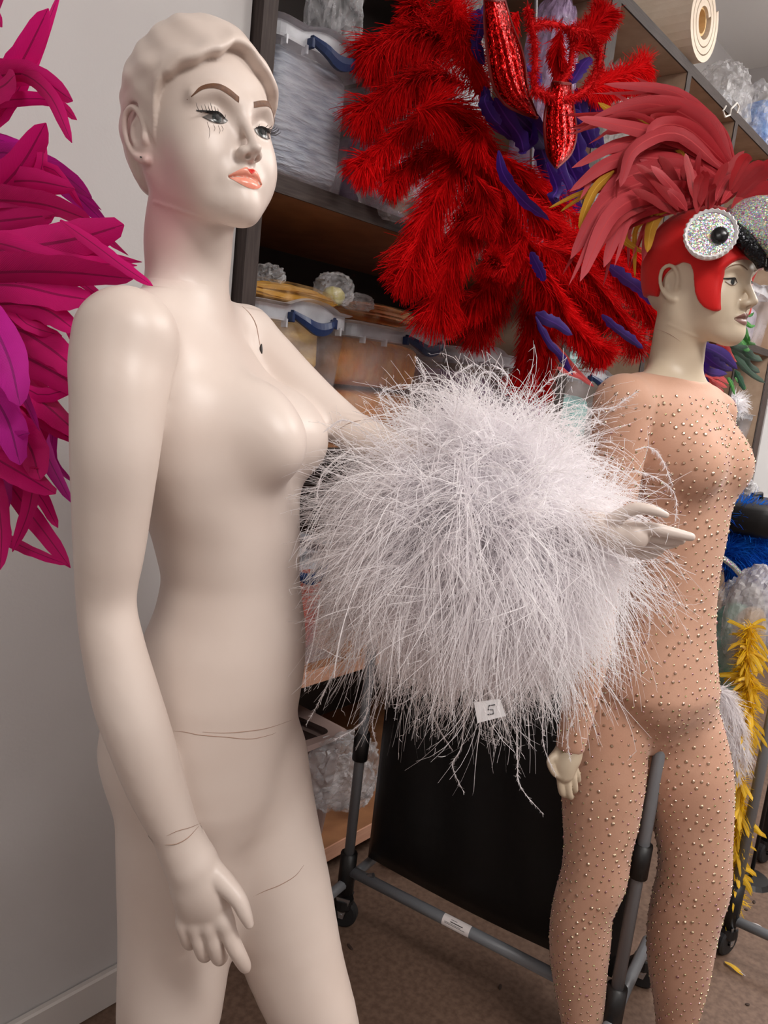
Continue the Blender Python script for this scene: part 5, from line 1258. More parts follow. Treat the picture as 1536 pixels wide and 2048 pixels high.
# ------------------------------------------------------------------ bags, packets and other things on the shelves
def lump(cen, r, seed, nu=26, nv=18, amp=.16, freq=3., box=.0, flat_bottom=True):
    """crumpled closed bag: noisy (super)ellipsoid"""
    g = np.random.default_rng(seed); K = g.normal(size=(14, 3))*freq; ph = g.random(14)*6.28; am = g.random(14)**1.5
    V = []
    for i in range(nv+1):
        th = math.pi*i/nv
        for k in range(nu):
            fi = 2*math.pi*k/nu; d = np.array([math.sin(th)*math.cos(fi), math.sin(th)*math.sin(fi), -math.cos(th)])
            q = d
            if box: q = np.sign(d)*np.abs(d)**(1-box*.7); 
            nz = (am*np.abs(np.sin(K @ d+ph))).sum()/am.sum()-.55
            q = q*(1+amp*2*nz)
            V.append(np.asarray(cen)+q*np.asarray(r))
    F = [(i*nu+k, i*nu+(k+1) % nu, (i+1)*nu+(k+1) % nu, (i+1)*nu+k) for i in range(nv) for k in range(nu)]
    V = np.array(V)
    if flat_bottom: V[:, 2] = np.maximum(V[:, 2], cen[2]-r[2]*.92)
    return V, F
film_c = film('crinkled_cellophane', (236, 236, 240), opac=.22, rough=.10, bump=1.0, bscale=22)
film_s = film('silvery_bag_film', (196, 204, 218), opac=.72, rough=.2, bump=1.0, bscale=30)
film_p = film('lilac_bag_film', (186, 160, 200), opac=.5, rough=.15, bump=.9, bscale=24)
film_o = film('amber_cellophane', (236, 190, 130), opac=.14, rough=.12, bump=1.0, bscale=30)
silver_fill = mat('silver_grey_packet', (138, 148, 166), rough=.25, spec=.8, col2=(190, 198, 212), nscale=16, ndetail=8, bump=1.0, bscale=16, stretch=(1.2, 2, 7), rot=(0, .5, 0))  # pale diagonal streaks in the colour imitate glints on the plastic
yellow_fill = mat('yellow_packet', (224, 178, 84), rough=.4, spec=.6, col2=(238, 208, 142), nscale=14, ndetail=6, bump=.9, bscale=20, stretch=(1, 1, 3))
orange_fill = mat('orange_packet', (226, 132, 48), rough=.45, spec=.5, col2=(238, 170, 92), nscale=14, ndetail=6, bump=.9, bscale=20, stretch=(3, 1, 1))
purple_fill = mat('plum_packet', (92, 40, 78), rough=.4, spec=.6, col2=(130, 70, 112), nscale=16, bump=.9, bscale=24)
rust_fill = mat('rust_packet', (170, 62, 44), rough=.5, spec=.4, col2=(196, 92, 66), nscale=16, bump=.6, bscale=24)
teal_fill = mat('teal_packet', (84, 160, 156), rough=.4, spec=.6, col2=(130, 196, 190), nscale=14, bump=.8, bscale=20)
grey_fill = mat('grey_lilac_packet', (140, 130, 146), rough=.4, spec=.6, col2=(176, 168, 182), nscale=16, bump=.9, bscale=24)
def packet(label, s, t, z, rs, rt, rz, seed, m, name='feather_packet', cat='packet', amp=.04, box=.92, film_=None, group=None):
    """soft wrapped packet lying in shelf coordinates; (s, t) centre, z = bottom"""
    T = thing(name, label, cat, W(s, t, z), WROT, group)
    V, F = lump((0, 0, rz), (rs, rt, rz), seed, amp=amp, box=box)
    MB().add(V, F).build('contents', m, T, smooth=True)
    if film_:
        V, F = lump((0, 0, rz*1.02), (rs*1.04, rt*1.04, rz*1.06), seed+1, amp=amp*1.4, box=box*.9); MB().add(V, F).build('wrapper', film_, T)
    return T
packet('silvery cellophane packets stuffed into the upper clear bin', 0.341, -.262, 1.742, .114, .225, .130, 1, silver_fill, amp=.03, box=1.05)
packet('pale yellow wrapped packet standing in the yellow bin', .352, -.262, 1.197, .112, .215, .07, 3, yellow_fill, film_=film_o)
packet('golden packet on top of the pale yellow one in the bin', .352, -.262, 1.345, .112, .21, .062, 4, yellow_fill, film_=film_o)
packet('orange feather packet lying in the bottom of the orange bin', .704, -.270, 1.197, .16, .20, .065, 5, orange_fill, film_=film_o)
packet('orange feather packet on top inside the orange bin', .690, -.270, 1.33, .165, .205, .062, 6, orange_fill, film_=film_o)
packet('plum coloured packet in the bin behind the white plume ball', 1.115, -.27, 1.197, .15, .19, .10, 7, purple_fill, film_=film_p)
packet('rust red packet inside the bin below the yellow bin', .43, -.26, .647, .15, .19, .11, 8, rust_fill)
packet('grey lilac packet inside the bin behind the red plumes', .71, -.29, 1.742, .15, .19, .09, 9, grey_fill, film_=film_p)
def feather_bundle(label, s0, s1, t, z, n, m, seed, wpx=.012, film_=film_o, thick=.02, rise=0.):
    """sheaf of long feathers lying along the shelf in a clear sleeve"""
    T = thing('feather_bundle', label, 'feathers', W(s0, t, z)); b = W(s0, t, z); r = random.Random(seed)
    for i in range(n):
        a = r.uniform(-.3, .3); u0 = r.uniform(0, .25); u1 = r.uniform(.75, 1.0); L = s1-s0
        off = r.uniform(-.05, .05); zz = r.uniform(.008, thick*1.6)
        P = [W(s0+L*q, t+off*(1+.3*q), z+zz*(1+.4*math.sin(q*3))+rise*q) for q in (u0, u0*.6+u1*.4, u0*.3+u1*.7, u1)]
        blade(P, wpx*r.uniform(.7, 1.2), r, facing=WN*.6+VERT*.8, notch=.5, twist=.6, n=9, cols=2, m=m, parent=T, base=b, name='feather')
    if film_:
        c = (W(s0, t, z)+W(s1, t, z))/2+VERT*(thick*1.1+rise*.5)-b
        V, F = lump((0, 0, 0), ((s1-s0)*.54, .075, thick*1.5+abs(rise)*.3), seed, amp=.10, box=.5, flat_bottom=False)
        sl_ = MB().add(V, F).build('sleeve', film_, T); sl_.location = [float(v) for v in c]; sl_.rotation_euler = (0, 0, WROT)
    return T
gold_f = feather_mat('gold_feather', (214, 160, 44), (176, 116, 24), rach=(230, 190, 90))
feather_bundle('sheaf of golden yellow feathers on top of the yellow bin', .215, .48, -.10, 1.492, 22, gold_f, 3)
feather_bundle('sheaf of orange feathers in cellophane across the orange bin', .46, .86, -.13, 1.492, 26, orange_f, 4)
feather_bundle('brownish feather sheaf at the back of the yellow bin', .23, .52, -.26, 1.50, 14, orange_f, 5)
# crumpled clear bags
def clear_bag(label, cen, r, seed, m=None, fill=None, fr=.7, rz=WROT, name='plastic_bag', amp=.26, freq=8., group=None):
    T = thing(name, label, 'bag', np.asarray(cen)-[0, 0, r[2]], rz, group)
    V, F = lump((0, 0, r[2]), r, seed, nu=40, nv=30, amp=amp, freq=freq, box=.3); MB().add(V, F).build('film', m or film_c, T)
    if fill:
        V, F = lump((0, 0, r[2]*fr), [q*fr for q in r], seed+5, amp=.12, box=.2); MB().add(V, F).build('contents', fill, T, smooth=True)
    return T
pale_fill = mat('pale_yellow_ribbon', (226, 214, 140), rough=.4, col2=(196, 186, 104), nscale=20, bump=.8, bscale=30)
clear_bag('knotted clear bag with pale yellow ribbon on the yellow bin', PW(668, 580, -.06), (.042, .04, .036), 12, fill=pale_fill, fr=.6)
clear_bag('crumpled clear bag lying beside the pale yellow ribbon bag', PW(715, 605, -.05), (.035, .035, .02), 14)
clear_bag('small crumpled clear bag at the end panel above the golden feathers', PW(535, 552, -.12), (.03, .04, .024), 15)
clear_bag('shiny twisted clear bag standing on the upper clear bin', PW(668, 30, -.16), (.05, .06, .13), 16, amp=.28)
beige_f = feather_mat('beige_feather', (214, 170, 130), (190, 140, 100), rach=(236, 210, 180))
T = thing('bagged_feathers', 'beige feathers showing in a clear bag under the red plumes', 'feathers', PW(790, 415, .02)); b = PW(790, 415, .02); r_ = random.Random(2)
for i in range(7):
    P = [PW(770+r_.uniform(-6, 6), 385+i*3, .02), PW(790, 380+i*5, .025), PW(812+r_.uniform(-5, 8), 385+i*7, .03), PW(828+r_.uniform(-5, 6), 395+i*7, .03)]
    blade(P, .010, r_, n=8, cols=2, notch=.9, m=beige_f, parent=T, base=b)
V, F = lump(PW(785, 395, .01)-b, (.075, .03, .055), 17, amp=.2); MB().add(V, F).build('bag', film_c, T)
T = thing('loose_feathers', 'small orange feather sprig at the corner of the orange bin', 'feathers', PW(912, 668, -.02)); b = PW(912, 668, -.02)
for i, (x, y) in enumerate(((885, 650), (898, 637), (912, 634), (925, 640), (940, 638), (930, 655))):
    blade([PW(905, 672, -.02), PW(905*.6+x*.4, 672*.6+y*.4, -.015), PW(905*.3+x*.7, 672*.3+y*.7, -.01), PW(x, y, -.01)], .008, r_, n=7, cols=2, m=orange_f, parent=T, base=b)
# lower shelves at left: grey tub with crackly bags
tub_m = mat('mushroom_grey_tub', (150, 128, 122), rough=.5, col2=(140, 118, 112), nscale=8)
storage_bin('mushroom grey tub with an overflowing clear bag on the bottom shelf', .30, .66, -.03, .46, .112, .30, body=tub_m, rim=tub_m, handles=False, arch=0, name='storage_tub')
clear_bag('crackly clear bag spilling over the rim of the grey tub', W(.60, .005, .335), (.11, .075, .085), 21, amp=.26, freq=7)
clear_bag('clear bag on the bottom shelf behind the rolling rack post', W(.76, -.10, .20), (.07, .07, .07), 22, amp=.25)
# foam roll and bags on top of the unit
foam_m = mat('cream_foam', (238, 224, 206), rough=.85, col2=(230, 214, 194), nscale=12, bump=.1, bscale=80)
foam_in = mat('yellowed_foam_core', (232, 196, 140), rough=.85)
rl = thing('foam_roll', 'thick roll of cream foam lying on top of the shelving', 'foam roll', W(2.12, .02, 2.601), WROT)
mb = MB(); R = .138
sp = []
for i in range(90):                       # spiral section
    f = i/89; a = f*2*math.pi*3.0+.6; r = .062+(R-.062)*f; sp.append((r*math.cos(a), R+r*math.sin(a)*.998, .021))
V = []; F = []
for y in (0., .62):
    for x, z, th in sp:
        cx, cz = x, z-R; L = math.hypot(cx, cz); V += [(x, y, z), (cx*(1-th/L), y, R+cz*(1-th/L))]
n = 90
for i in range(n-1):
    F += [(2*i, 2*i+2, 2*i+3, 2*i+1), (2*n+2*i+1, 2*n+2*i+3, 2*n+2*i+2, 2*n+2*i), (2*i, 2*n+2*i, 2*n+2*i+2, 2*i+2), (2*i+1, 2*i+3, 2*n+2*i+3, 2*n+2*i+1)]
mb.add(V, F); mb.build('foam_sheet', foam_m, rl)
MB().lathe([(.038, .01), (.046, .01), (.046, .61), (.038, .61), (.038, .01)], 24, (0, 0, R), 'y').build('core_tube', foam_in, rl)
blue_fill = mat('cornflower_fluff', (70, 110, 176), rough=.7, col2=(110, 150, 206), nscale=30, bump=1., bscale=60)
white_fill = mat('white_grey_fluff', (206, 208, 214), rough=.7, col2=(180, 184, 192), nscale=30, bump=1., bscale=60)
aqua_fill = mat('aqua_ribbon', (40, 150, 190), rough=.5, col2=(20, 110, 160), nscale=20)
clear_bag('clear bag of pale ribbon with aqua bits on top of the shelving', W(3.0, -.20, 2.765), (.15, .11, .163), 31, fill=white_fill, fr=.5, amp=.24)
clear_bag('small aqua packet under the pale ribbon bag on the shelving', W(2.74, -.12, 2.662), (.05, .05, .06), 32, m=film_c, fill=aqua_fill, fr=.8)
clear_bag('clear bag of blue fluff on top of the shelving by the ceiling corner', W(3.34, -.14, 2.775), (.15, .12, .173), 33, fill=blue_fill, fr=.78, amp=.2)
clear_bag('clear bag of white fluff at the far end on top of the shelving', W(3.66, -.12, 2.785), (.13, .12, .183), 34, fill=white_fill, fr=.6, amp=.2)
mb = MB(); T = thing('cord_loop', 'white cord loop hanging from the pale ribbon bag', 'cord', PW(1458, 215, .02)); b = PW(1458, 215, .02)
mb.tube([PW(x, y, .03)-b for x, y in ((1452, 212), (1446, 222), (1450, 234), (1460, 230), (1462, 218), (1474, 206), (1478, 214), (1474, 226))], .0035, 6); mb.build('cord', mat('white_cord', (220, 216, 210), rough=.8), T)
# clear pink bag and pale plume behind the chenille loops
pinkish = mat('dusty_pink_tissue', (196, 150, 160), rough=.5, col2=(150, 90, 110), nscale=12, bump=.6, bscale=30)
clear_bag('tall clear bag of dusty pink tissue on the shelf behind the red loops', W(1.36, -.12, 2.14), (.09, .08, .40), 41, m=film_p, fill=pinkish, fr=.85, amp=.1)
clear_bag('pale clear bag standing behind the sequin wings', W(1.14, -.28, 2.14), (.10, .08, .40), 42, fill=white_fill, fr=.85, amp=.1)
clear_bag('shiny clear bag behind the swept back rose plumes', W(1.86, -.14, 2.12), (.13, .10, .38), 43, amp=.25)
# things in the second bay, low, between the backpiece and the second mannequin
clear_bag('magenta tissue bag low behind the white plume ball', W(1.392, -.08, 1.30), (.07, .075, .105), 51, m=film_p, fill=mat('magenta_tissue', (150, 20, 90), rough=.6, bump=.6, bscale=30), fr=.9, amp=.15)
storage_bin('clear bin with a navy handle just left of the jewelled shoulder', 1.56, 1.95, -.02, .48, 1.192, .27, 1.80, .07)
packet('teal packet inside the bin left of the jewelled shoulder', 1.755, -.26, 1.197, .15, .19, .09, 52, teal_fill)
clear_bag('clear bag with mint tissue on the bin left of the jewelled shoulder', W(1.66, -.10, 1.53), (.09, .08, .065), 53, fill=teal_fill, fr=.6)
# ------------------------------------------------------------------ rolling rack with a black garment bag
tube_m = mat('grey_rack_tube', (118, 121, 126), rough=.4, spec=.6)
blk = mat('black_plastic', (22, 21, 22), rough=.45)
rubber = mat('black_rubber', (30, 30, 32), rough=.6)
chrome = mat('chrome_plate', (196, 198, 202), rough=.25, metal=.9)
def caster(parent, p, base, size=.035, rot=0.):
    """p = floor point"""
    q = p-base; c = (q[0], q[1], q[2]+size)
    w = MB(); ax = np.array([math.cos(rot), math.sin(rot), 0]); sd = np.array([-math.sin(rot), math.cos(rot), 0])
    n = 22; prof = [(.25*size, -.012), (size*.86, -.012), (size, -.008), (size, .008), (size*.86, .012), (.25*size, .012)]; V = []; F = []
    for r, h in prof:
        for k in range(n):
            an = 2*math.pi*k/n; V.append(np.array(c)+ax*r*math.cos(an)+np.array([0, 0, r*math.sin(an)])+sd*h)
    for i in range(5):
        for k in range(n): F.append((i*n+k, i*n+(k+1) % n, (i+1)*n+(k+1) % n, (i+1)*n+k))
    wh = w.add(V, F).build('caster_wheel', rubber, parent, smooth=False)
    for s in (-1, 1):
        o = np.array(c)+sd*s*.017; tri = [o+ax*-.016+[0, 0, size*1.25], o+ax*.020+[0, 0, size*1.25], o+ax*.006+[0, 0, -.008], o+ax*-.006+[0, 0, -.008]]
        MB().add([*tri, *[t+sd*s*.002 for t in tri]], [(0, 1, 2, 3), (7, 6, 5, 4), (0, 4, 5, 1), (1, 5, 6, 2), (2, 6, 7, 3), (3, 7, 4, 0)]).build('caster_fork', chrome, wh)
    MB().tube([np.array(c)-sd*.02, np.array(c)+sd*.02], .005, 8).build('axle', chrome, wh)
    MB().lathe([(0, size*2.05), (.024, size*2.0), (.026, size*1.5), (.020, size*1.25), (0, size*1.25)], 14, (q[0], q[1], q[2])).build('caster_cap', blk, wh)
ZB = .155
A = PZ(695, 1738, ZB); B = PZ(1228, 2012, ZB); ab = (B-A); Lr = np.linalg.norm(ab); ab /= Lr; pn = np.array([-ab[1], ab[0], 0.])
if pn[1] < 0: pn = -pn
b = np.array([A[0], A[1], 0]); rk = thing('rolling_rack', 'grey tube rolling rack carrying the black garment bag', 'rack', b)
arot = math.atan2(ab[1], ab[0])
HT = 1.12
for j, e in enumerate((A, B)):
    foot = np.array([e[0], e[1], 0])-b
    MB().tube([foot+[0, 0, .12], foot+[0, 0, HT]], .0125, 12).build('upright', tube_m, rk, smooth=True)
    MB().tube([foot+[0, 0, .45], foot+[0, 0, .52]], .019, 12).build('collar', blk, rk, smooth=True)
    MB().tube([foot+[0, 0, .095], foot+[0, 0, .20]], .021, 12).build('corner_joint', blk, rk, smooth=True)
    MB().tube([foot-pn*.20+[0, 0, .12], foot+pn*.30+[0, 0, .12]] if j == 0 else [foot-pn*.05+[0, 0, .12], foot+pn*.30+[0, 0, .12]], .0125, 10).build('base_tube', tube_m, rk, smooth=True)
    caster(rk, np.array([e[0], e[1], 0]), b, .038, arot+.3)
    caster(rk, np.array([e[0], e[1], 0])+pn*.30, b, .038, arot+.1)
MB().tube([A-b+ab*.01, B-b-ab*.01], .0135, 14).build('lower_bar', tube_m, rk, smooth=True)
MB().tube([A-b+[0, 0, HT-ZB], B-b+[0, 0, HT-ZB]], .0135, 12).build('hanging_bar', tube_m, rk, smooth=True)
MB().tube([A-b+ab*.045+[0, 0, .0], A-b+ab*.075+[0, 0, .018]], .006, 8).build('wing_screw', chrome, rk)
# small printed sticker wrapped on the bar
u0, u1 = (np.linalg.norm(PZ(888, 1838, ZB)-A), np.linalg.norm(PZ(942, 1865, ZB)-A))
vdir = CAM-(A+ab*u0); vdir -= ab*(vdir @ ab); vdir /= np.linalg.norm(vdir); wdir = np.cross(ab, vdir)
V = []; na = 9
for q in (u0, u1):
    for k in range(na):
        an = math.radians(-62+124*k/(na-1)); V.append(A-b+ab*q+(vdir*math.cos(an)+wdir*math.sin(an))*.0142)
st = MB().add(V, [(k, k+1, na+k+1, na+k) for k in range(na-1)]).build('sticker', mat('white_sticker', (226, 218, 216), rough=.5), rk, smooth=True)
mb = MB()
for an, f0, f1, wd2 in ((-22, .30, .52, .0006), (-2, .30, .75, .0012), (14, .10, .70, .0005), (24, .10, .85, .0005)):
    an = math.radians(an); o = (vdir*math.cos(an)+wdir*math.sin(an))*.0145
    mb.tube([A-b+ab*(u0+(u1-u0)*f0)+o, A-b+ab*(u0+(u1-u0)*f1)+o], wd2, 4)
mb.build('sticker_print', mat('sticker_ink', (60, 56, 58), rough=.6), st)
# garment bag: a deep soft slab hanging from the rack
gb_m = mat('black_garment_cloth', (15, 14, 15), rough=.55, spec=.3, bump=.25, bscale=9)
g0 = A+ab*.0+pn*.115; gbase = np.array([g0[0], g0[1], .14])
gb = thing('garment_bag', 'large black garment bag hanging on the rolling rack', 'garment bag', gbase)
rr = np.random.default_rng(5); V = []; nx, nz = 22, 18; Wd = Lr-.03; Hh = .945
def gpt(i, k, side):
    x = Wd*i/(nx-1); z = Hh*k/(nz-1); e = min(1, min(i, nx-1-i)/3, min(k, nz-1-k)/3)
    th = .02+.072*math.sin(min(1, e)*math.pi/2); wv = .008*math.sin(i*1.3+k*.35)+.006*math.sin(i*.5-k*.8)
    sag = -.012*math.sin(math.pi*i/(nx-1))*(1-k/nz)
    return g0*[1, 1, 0]+[0, 0, 0]-[gbase[0], gbase[1], 0]+ab*x+pn*side*(th+wv*e)+np.array([0, 0, z+sag])
for side in (-1, 1):
    for k in range(nz):
        for i in range(nx): V.append(gpt(i, k, side))
F = []
for k in range(nz-1):
    for i in range(nx-1):
        a0 = k*nx+i; F += [(a0, a0+1, a0+nx+1, a0+nx), (nx*nz+a0+nx, nx*nz+a0+nx+1, nx*nz+a0+1, nx*nz+a0)]
per = list(range(nx))+[k*nx+nx-1 for k in range(1, nz)]+[(nz-1)*nx+i for i in range(nx-2, -1, -1)]+[k*nx for k in range(nz-2, 0, -1)]
F += [(per[i-1], per[i-1]+nx*nz, per[i]+nx*nz, per[i]) for i in range(len(per))]
MB().add(V, F).build('bag_body', gb_m, gb, smooth=True)
MB().tube([g0*[1, 1, 0]-[gbase[0], gbase[1], 0]+ab*(Wd*f)-pn*.03+np.array([0, 0, Hh-.005]) for f in (.45, .47, .5)]+[g0*[1, 1, 0]-[gbase[0], gbase[1], 0]+ab*Wd*.5-pn*.115+np.array([0, 0, HT-.14+.02])], .004, 6).build('hook', chrome, gb)
# printed name on the bag
txt_m = mat('grey_print', (214, 212, 214), rough=.6)
def text(body, loc, size, m, parent, name, xdir, updir):
    cu = bpy.data.curves.new(name, 'FONT'); cu.body = body; cu.size = size; cu.align_x = 'LEFT'; cu.extrude = .0002
    o = bpy.data.objects.new(name, cu); COL.objects.link(o); cu.materials.append(m); o.parent = parent
    x = Vector([float(v) for v in xdir]).normalized(); y = Vector([float(v) for v in updir]).normalized(); z = x.cross(y)
    M = Matrix((x, y, z)).transposed().to_4x4(); M.translation = Vector([float(v) for v in loc])
    bpy.context.view_layer.update(); me = bpy.data.meshes.new_from_object(o.evaluated_get(bpy.context.evaluated_depsgraph_get()))
    bpy.data.objects.remove(o); o = bpy.data.objects.new(name, me); COL.objects.link(o); o.parent = parent; o.matrix_local = M
    return o
for word, x, y in (('EXECUTIVE', 957, 1467), ('SERIES', 962, 1478)):
    r = ray(x, y); fo = .092
    for it in range(4):                       # follow the soft front face of the bag
        tx = CAM+r*((((g0-pn*fo)-CAM) @ pn)/(r @ pn)); i_ = ((tx-g0) @ ab+.03)/Wd*(nx-1); k_ = (tx[2]-gbase[2])/Hh*(nz-1)
        fo = .092+max(.008*math.sin(q*1.3+k_*.35)+.006*math.sin(q*.5-k_*.8) for q in (i_-1, i_, i_+1))+.001
    text(word, tx-gbase, .0165, txt_m, gb, 'printed_word', ab, VERT)

# ------------------------------------------------------------------ right background
def PYb(x, y, Y, base): return PY(x, y, Y)-base
# small purple, red and green feather collar hanging behind the second mannequin's chin
b = PW(1420, 760, .06); r_ = random.Random(8)
fc = thing('feather_collar', 'purple, red and green feather collar hanging behind the jewelled mannequin', 'feathers', b)
col = [(purple_f, [(1402, 690), (1425, 700), (1450, 715), (1475, 738)], 14), (purple_f, [(1400, 700), (1420, 720), (1442, 735), (1465, 742)], 14), (purple_f, [(1398, 715), (1410, 740), (1430, 748), (1455, 748)], 12), (purple_f, [(1396, 730), (1400, 755), (1410, 770), (1420, 785)], 12), (purple_f, [(1398, 740), (1396, 760), (1398, 775), (1402, 790)], 9),
       (red_f, [(1432, 680), (1445, 690), (1455, 705), (1470, 722)], 11), (red_f, [(1436, 690), (1446, 705), (1456, 715), (1474, 724)], 9), (red_f, [(1402, 745), (1420, 755), (1438, 765), (1455, 775)], 9), (red_f, [(1404, 752), (1420, 768), (1435, 778), (1448, 784)], 9), (red_f, [(1404, 762), (1412, 775), (1420, 782), (1430, 792)], 9), (red_f, [(1410, 740), (1425, 748), (1440, 752), (1458, 768)], 9),
       (green_f, [(1476, 640), (1482, 655), (1492, 668), (1500, 690)], 9), (green_f, [(1482, 632), (1492, 628), (1500, 630), (1508, 624)], 6), (green_f, [(1476, 660), (1488, 672), (1495, 685), (1512, 690)], 9), (green_f, [(1470, 670), (1485, 685), (1492, 695), (1500, 700)], 9), (green_f, [(1486, 640), (1496, 648), (1502, 652), (1510, 650)], 6),
       (dkgreen_f, [(1462, 690), (1485, 700), (1505, 715), (1525, 722)], 12), (dkgreen_f, [(1462, 700), (1485, 720), (1500, 735), (1520, 745)], 12), (dkgreen_f, [(1468, 710), (1485, 730), (1505, 750), (1530, 766)], 9), (dkgreen_f, [(1470, 740), (1478, 755), (1485, 768), (1490, 780)], 9), (green_f, [(1455, 755), (1462, 765), (1466, 775), (1470, 790)], 7), (green_f, [(1470, 755), (1480, 762), (1486, 770), (1492, 778)], 6)]
for m_, pts_, w in col: blade([PW(x, y, .06+.01*i) for i, (x, y) in enumerate(pts_)], w*depth(b)*1.05/FPX, r_, notch=1.2, n=11, cols=4, tipf=.35, twist=.6, m=m_, parent=fc, base=b)
MB().tube([PW(1398, 690, .05)-b, PW(1440, 672, .05)-b, PW(1480, 640, .05)-b, PW(1486, 610, .03)-b, PW(1488, 600, .004)-b], .007, 6).build('band', blk, fc)
# bins and bits further along the shelves
storage_bin('tall clear bin at the frame edge beside the green feathers', 3.27, 3.72, -.01, .48, 1.737, .28, handles=False)
storage_bin('clear bin of teal packets under the white fluff ball', 3.255, 3.74, -.01, .48, 1.192, .19, handles=False)
packet('teal packet inside the small bin under the white fluff ball', 3.497, -.25, 1.197, .19, .19, .07, 61, teal_fill)
packet('grey lilac packet inside the tall bin at the frame edge', 3.495, -.25, 1.742, .17, .19, .10, 63, grey_fill)
clear_bag('purple tinsel bag on the teal bin', W(3.42, -.12, 1.43), (.14, .09, .05), 62, fill=purple_fill, fr=.9)
b = PW(1468, 808, -.06)
fb = thing('fluff_ball', 'small white marabou fluff ball behind the jewelled shoulder', 'feathers', b); rng = np.random.default_rng(77); nb = 900
D = rng.normal(size=(nb, 3)); D /= np.linalg.norm(D, axis=1)[:, None]; V, Q, _ = strands(D*.02, D, rng.uniform(.05, .085, nb), np.full(nb, .8), np.full(nb, .8), np.full(nb, .0042), rng, 3)
stuff(mesh_np('fluff', V, Q, white_plume, fb)); MB().lathe([(0, -.05), (.04, -.025), (.05, 0), (.04, .025), (0, .05)], 14).build('centre', white_trim, fb, smooth=True)
# white upright panel at the frame edge
a1 = PY(1515, 1010, 2.62)
wp = thing('white_post', 'white upright post beside the blue feathers at the right edge', 'post', (a1[0], a1[1], 0))
MB().box(-.032, .032, 0, .04, .02, 2.1, .003).build('panel', mat('white_lacquer', (226, 226, 226), rough=.4), wp)
MB().box(-.06, .07, -.03, .07, 0, .02, .004).build('foot_plate', frame_m, wp)
# second rack with blue costumes and bagged feathers
r2a, r2b = PZ(1446, 1905, 0), PZ(1524, 1722, 0); d2 = r2b-r2a; d2 /= np.linalg.norm(d2); b = np.array([r2a[0], r2a[1], 0])
r2 = thing('rolling_rack', 'rolling rack at the right edge hung with blue costumes', 'rack', b)
n2 = np.array([d2[1], -d2[0], 0])
for e in (r2a, r2b):
    f = e-b
    MB().tube([f+[0, 0, .09], f+[0, 0, 1.18]], .0125, 10).build('upright', tube_m, r2, smooth=True)
    MB().tube([f+[0, 0, .075], f+[0, 0, .20]], .02, 10).build('corner_joint', blk, r2, smooth=True)
    caster(r2, e, b, .038, .6); caster(r2, e+n2*.35, b, .038, .6)
    MB().tube([f+[0, 0, .10], f+n2*.35+[0, 0, .10]], .0125, 10).build('base_tube', tube_m, r2, smooth=True)
MB().tube([r2a-b+[0, 0, 1.18], r2b-b+[0, 0, 1.18]], .0125, 10).build('hanging_bar', tube_m, r2, smooth=True)
MB().tube([r2b-b+[0, 0, .75], r2b-b+n2*.3+[0, 0, .35]], .008, 8).build('brace', chrome, r2, smooth=True)
MB().tube([r2b-b+[0, 0, .35], r2b-b+n2*.3+[0, 0, .75]], .008, 8).build('brace', chrome, r2, smooth=True)
# thin chrome pole above it
b = PZ(1500, 1760, 0)
pl = thing('hanging_pole', 'thin black and chrome pole standing in front of the white post', 'pole', b); tp = PY(1531, 830, b[1]); mdp = tp*[1, 1, 0]+[0, 0, tp[2]-.28]
MB().tube([np.zeros(3)+[0, 0, .012], [0, 0, mdp[2]]], .006, 8).build('lower_tube', blk, pl, smooth=True)
MB().tube([[0, 0, mdp[2]-.02], [0, 0, tp[2]]], .0045, 8).build('upper_tube', chrome, pl, smooth=True)
MB().lathe([(0, .014), (.05, .012), (.06, 0), (0, 0)], 18).build('foot', blk, pl)
# blue costume: bundle of blue plumes and satin strips
b = PY(1500, 1180, 2.05); bc = thing('blue_costume', 'bundle of electric blue plumes hanging on the right hand rack', 'costume', b); rng = np.random.default_rng(9)
for pts_, w in (([(1430, 1125), (1460, 1085), (1500, 1075), (1545, 1090)], 50), ([(1440, 1100), (1470, 1110), (1500, 1130), (1530, 1165)], 60), ([(1450, 1050), (1480, 1040), (1520, 1050), (1560, 1080)], 50), ([(1460, 1140), (1490, 1150), (1530, 1180), (1560, 1220)], 50), ([(1432, 1140), (1450, 1110), (1470, 1095), (1500, 1100)], 46), ([(1470, 1160), (1500, 1190), (1530, 1230), (1550, 1270)], 50), ([(1420, 1060), (1450, 1030), (1490, 1020), (1540, 1030)], 40)):
    plume([PY(x, y, 2.05) for x, y in pts_], w*2.1/FPX, 330, rng, blue_plume, bc, b, grav=.6, curl=.7, wid=.0022, ang=50, seg=5, vol=.8)
blue_sat = mat('royal_blue_satin', (18, 56, 176), rough=.25, spec=.7, col2=(10, 34, 130), nscale=9, bump=.4, bscale=12)
for i in range(9):
    x0 = 1455+i*11; P = [PY(x0-10, 1040+r_.uniform(-12, 12), 2.12), PY(x0, 1090, 2.10), PY(x0+10, 1150, 2.12), PY(x0+16+r_.uniform(-10, 10), 1230, 2.14)]
    blade(P, .022, r_, n=8, cols=2, notch=.1, tipf=.8, m=blue_sat, parent=bc, base=b, name='satin_strip')
mb = MB(); mb.tube([PYb(x, y, 2.0, b) for x, y in ((1432, 1112), (1448, 1118), (1466, 1132), (1482, 1150))], .008, 7); mb.build('beaded_trim', silver_gl, bc)
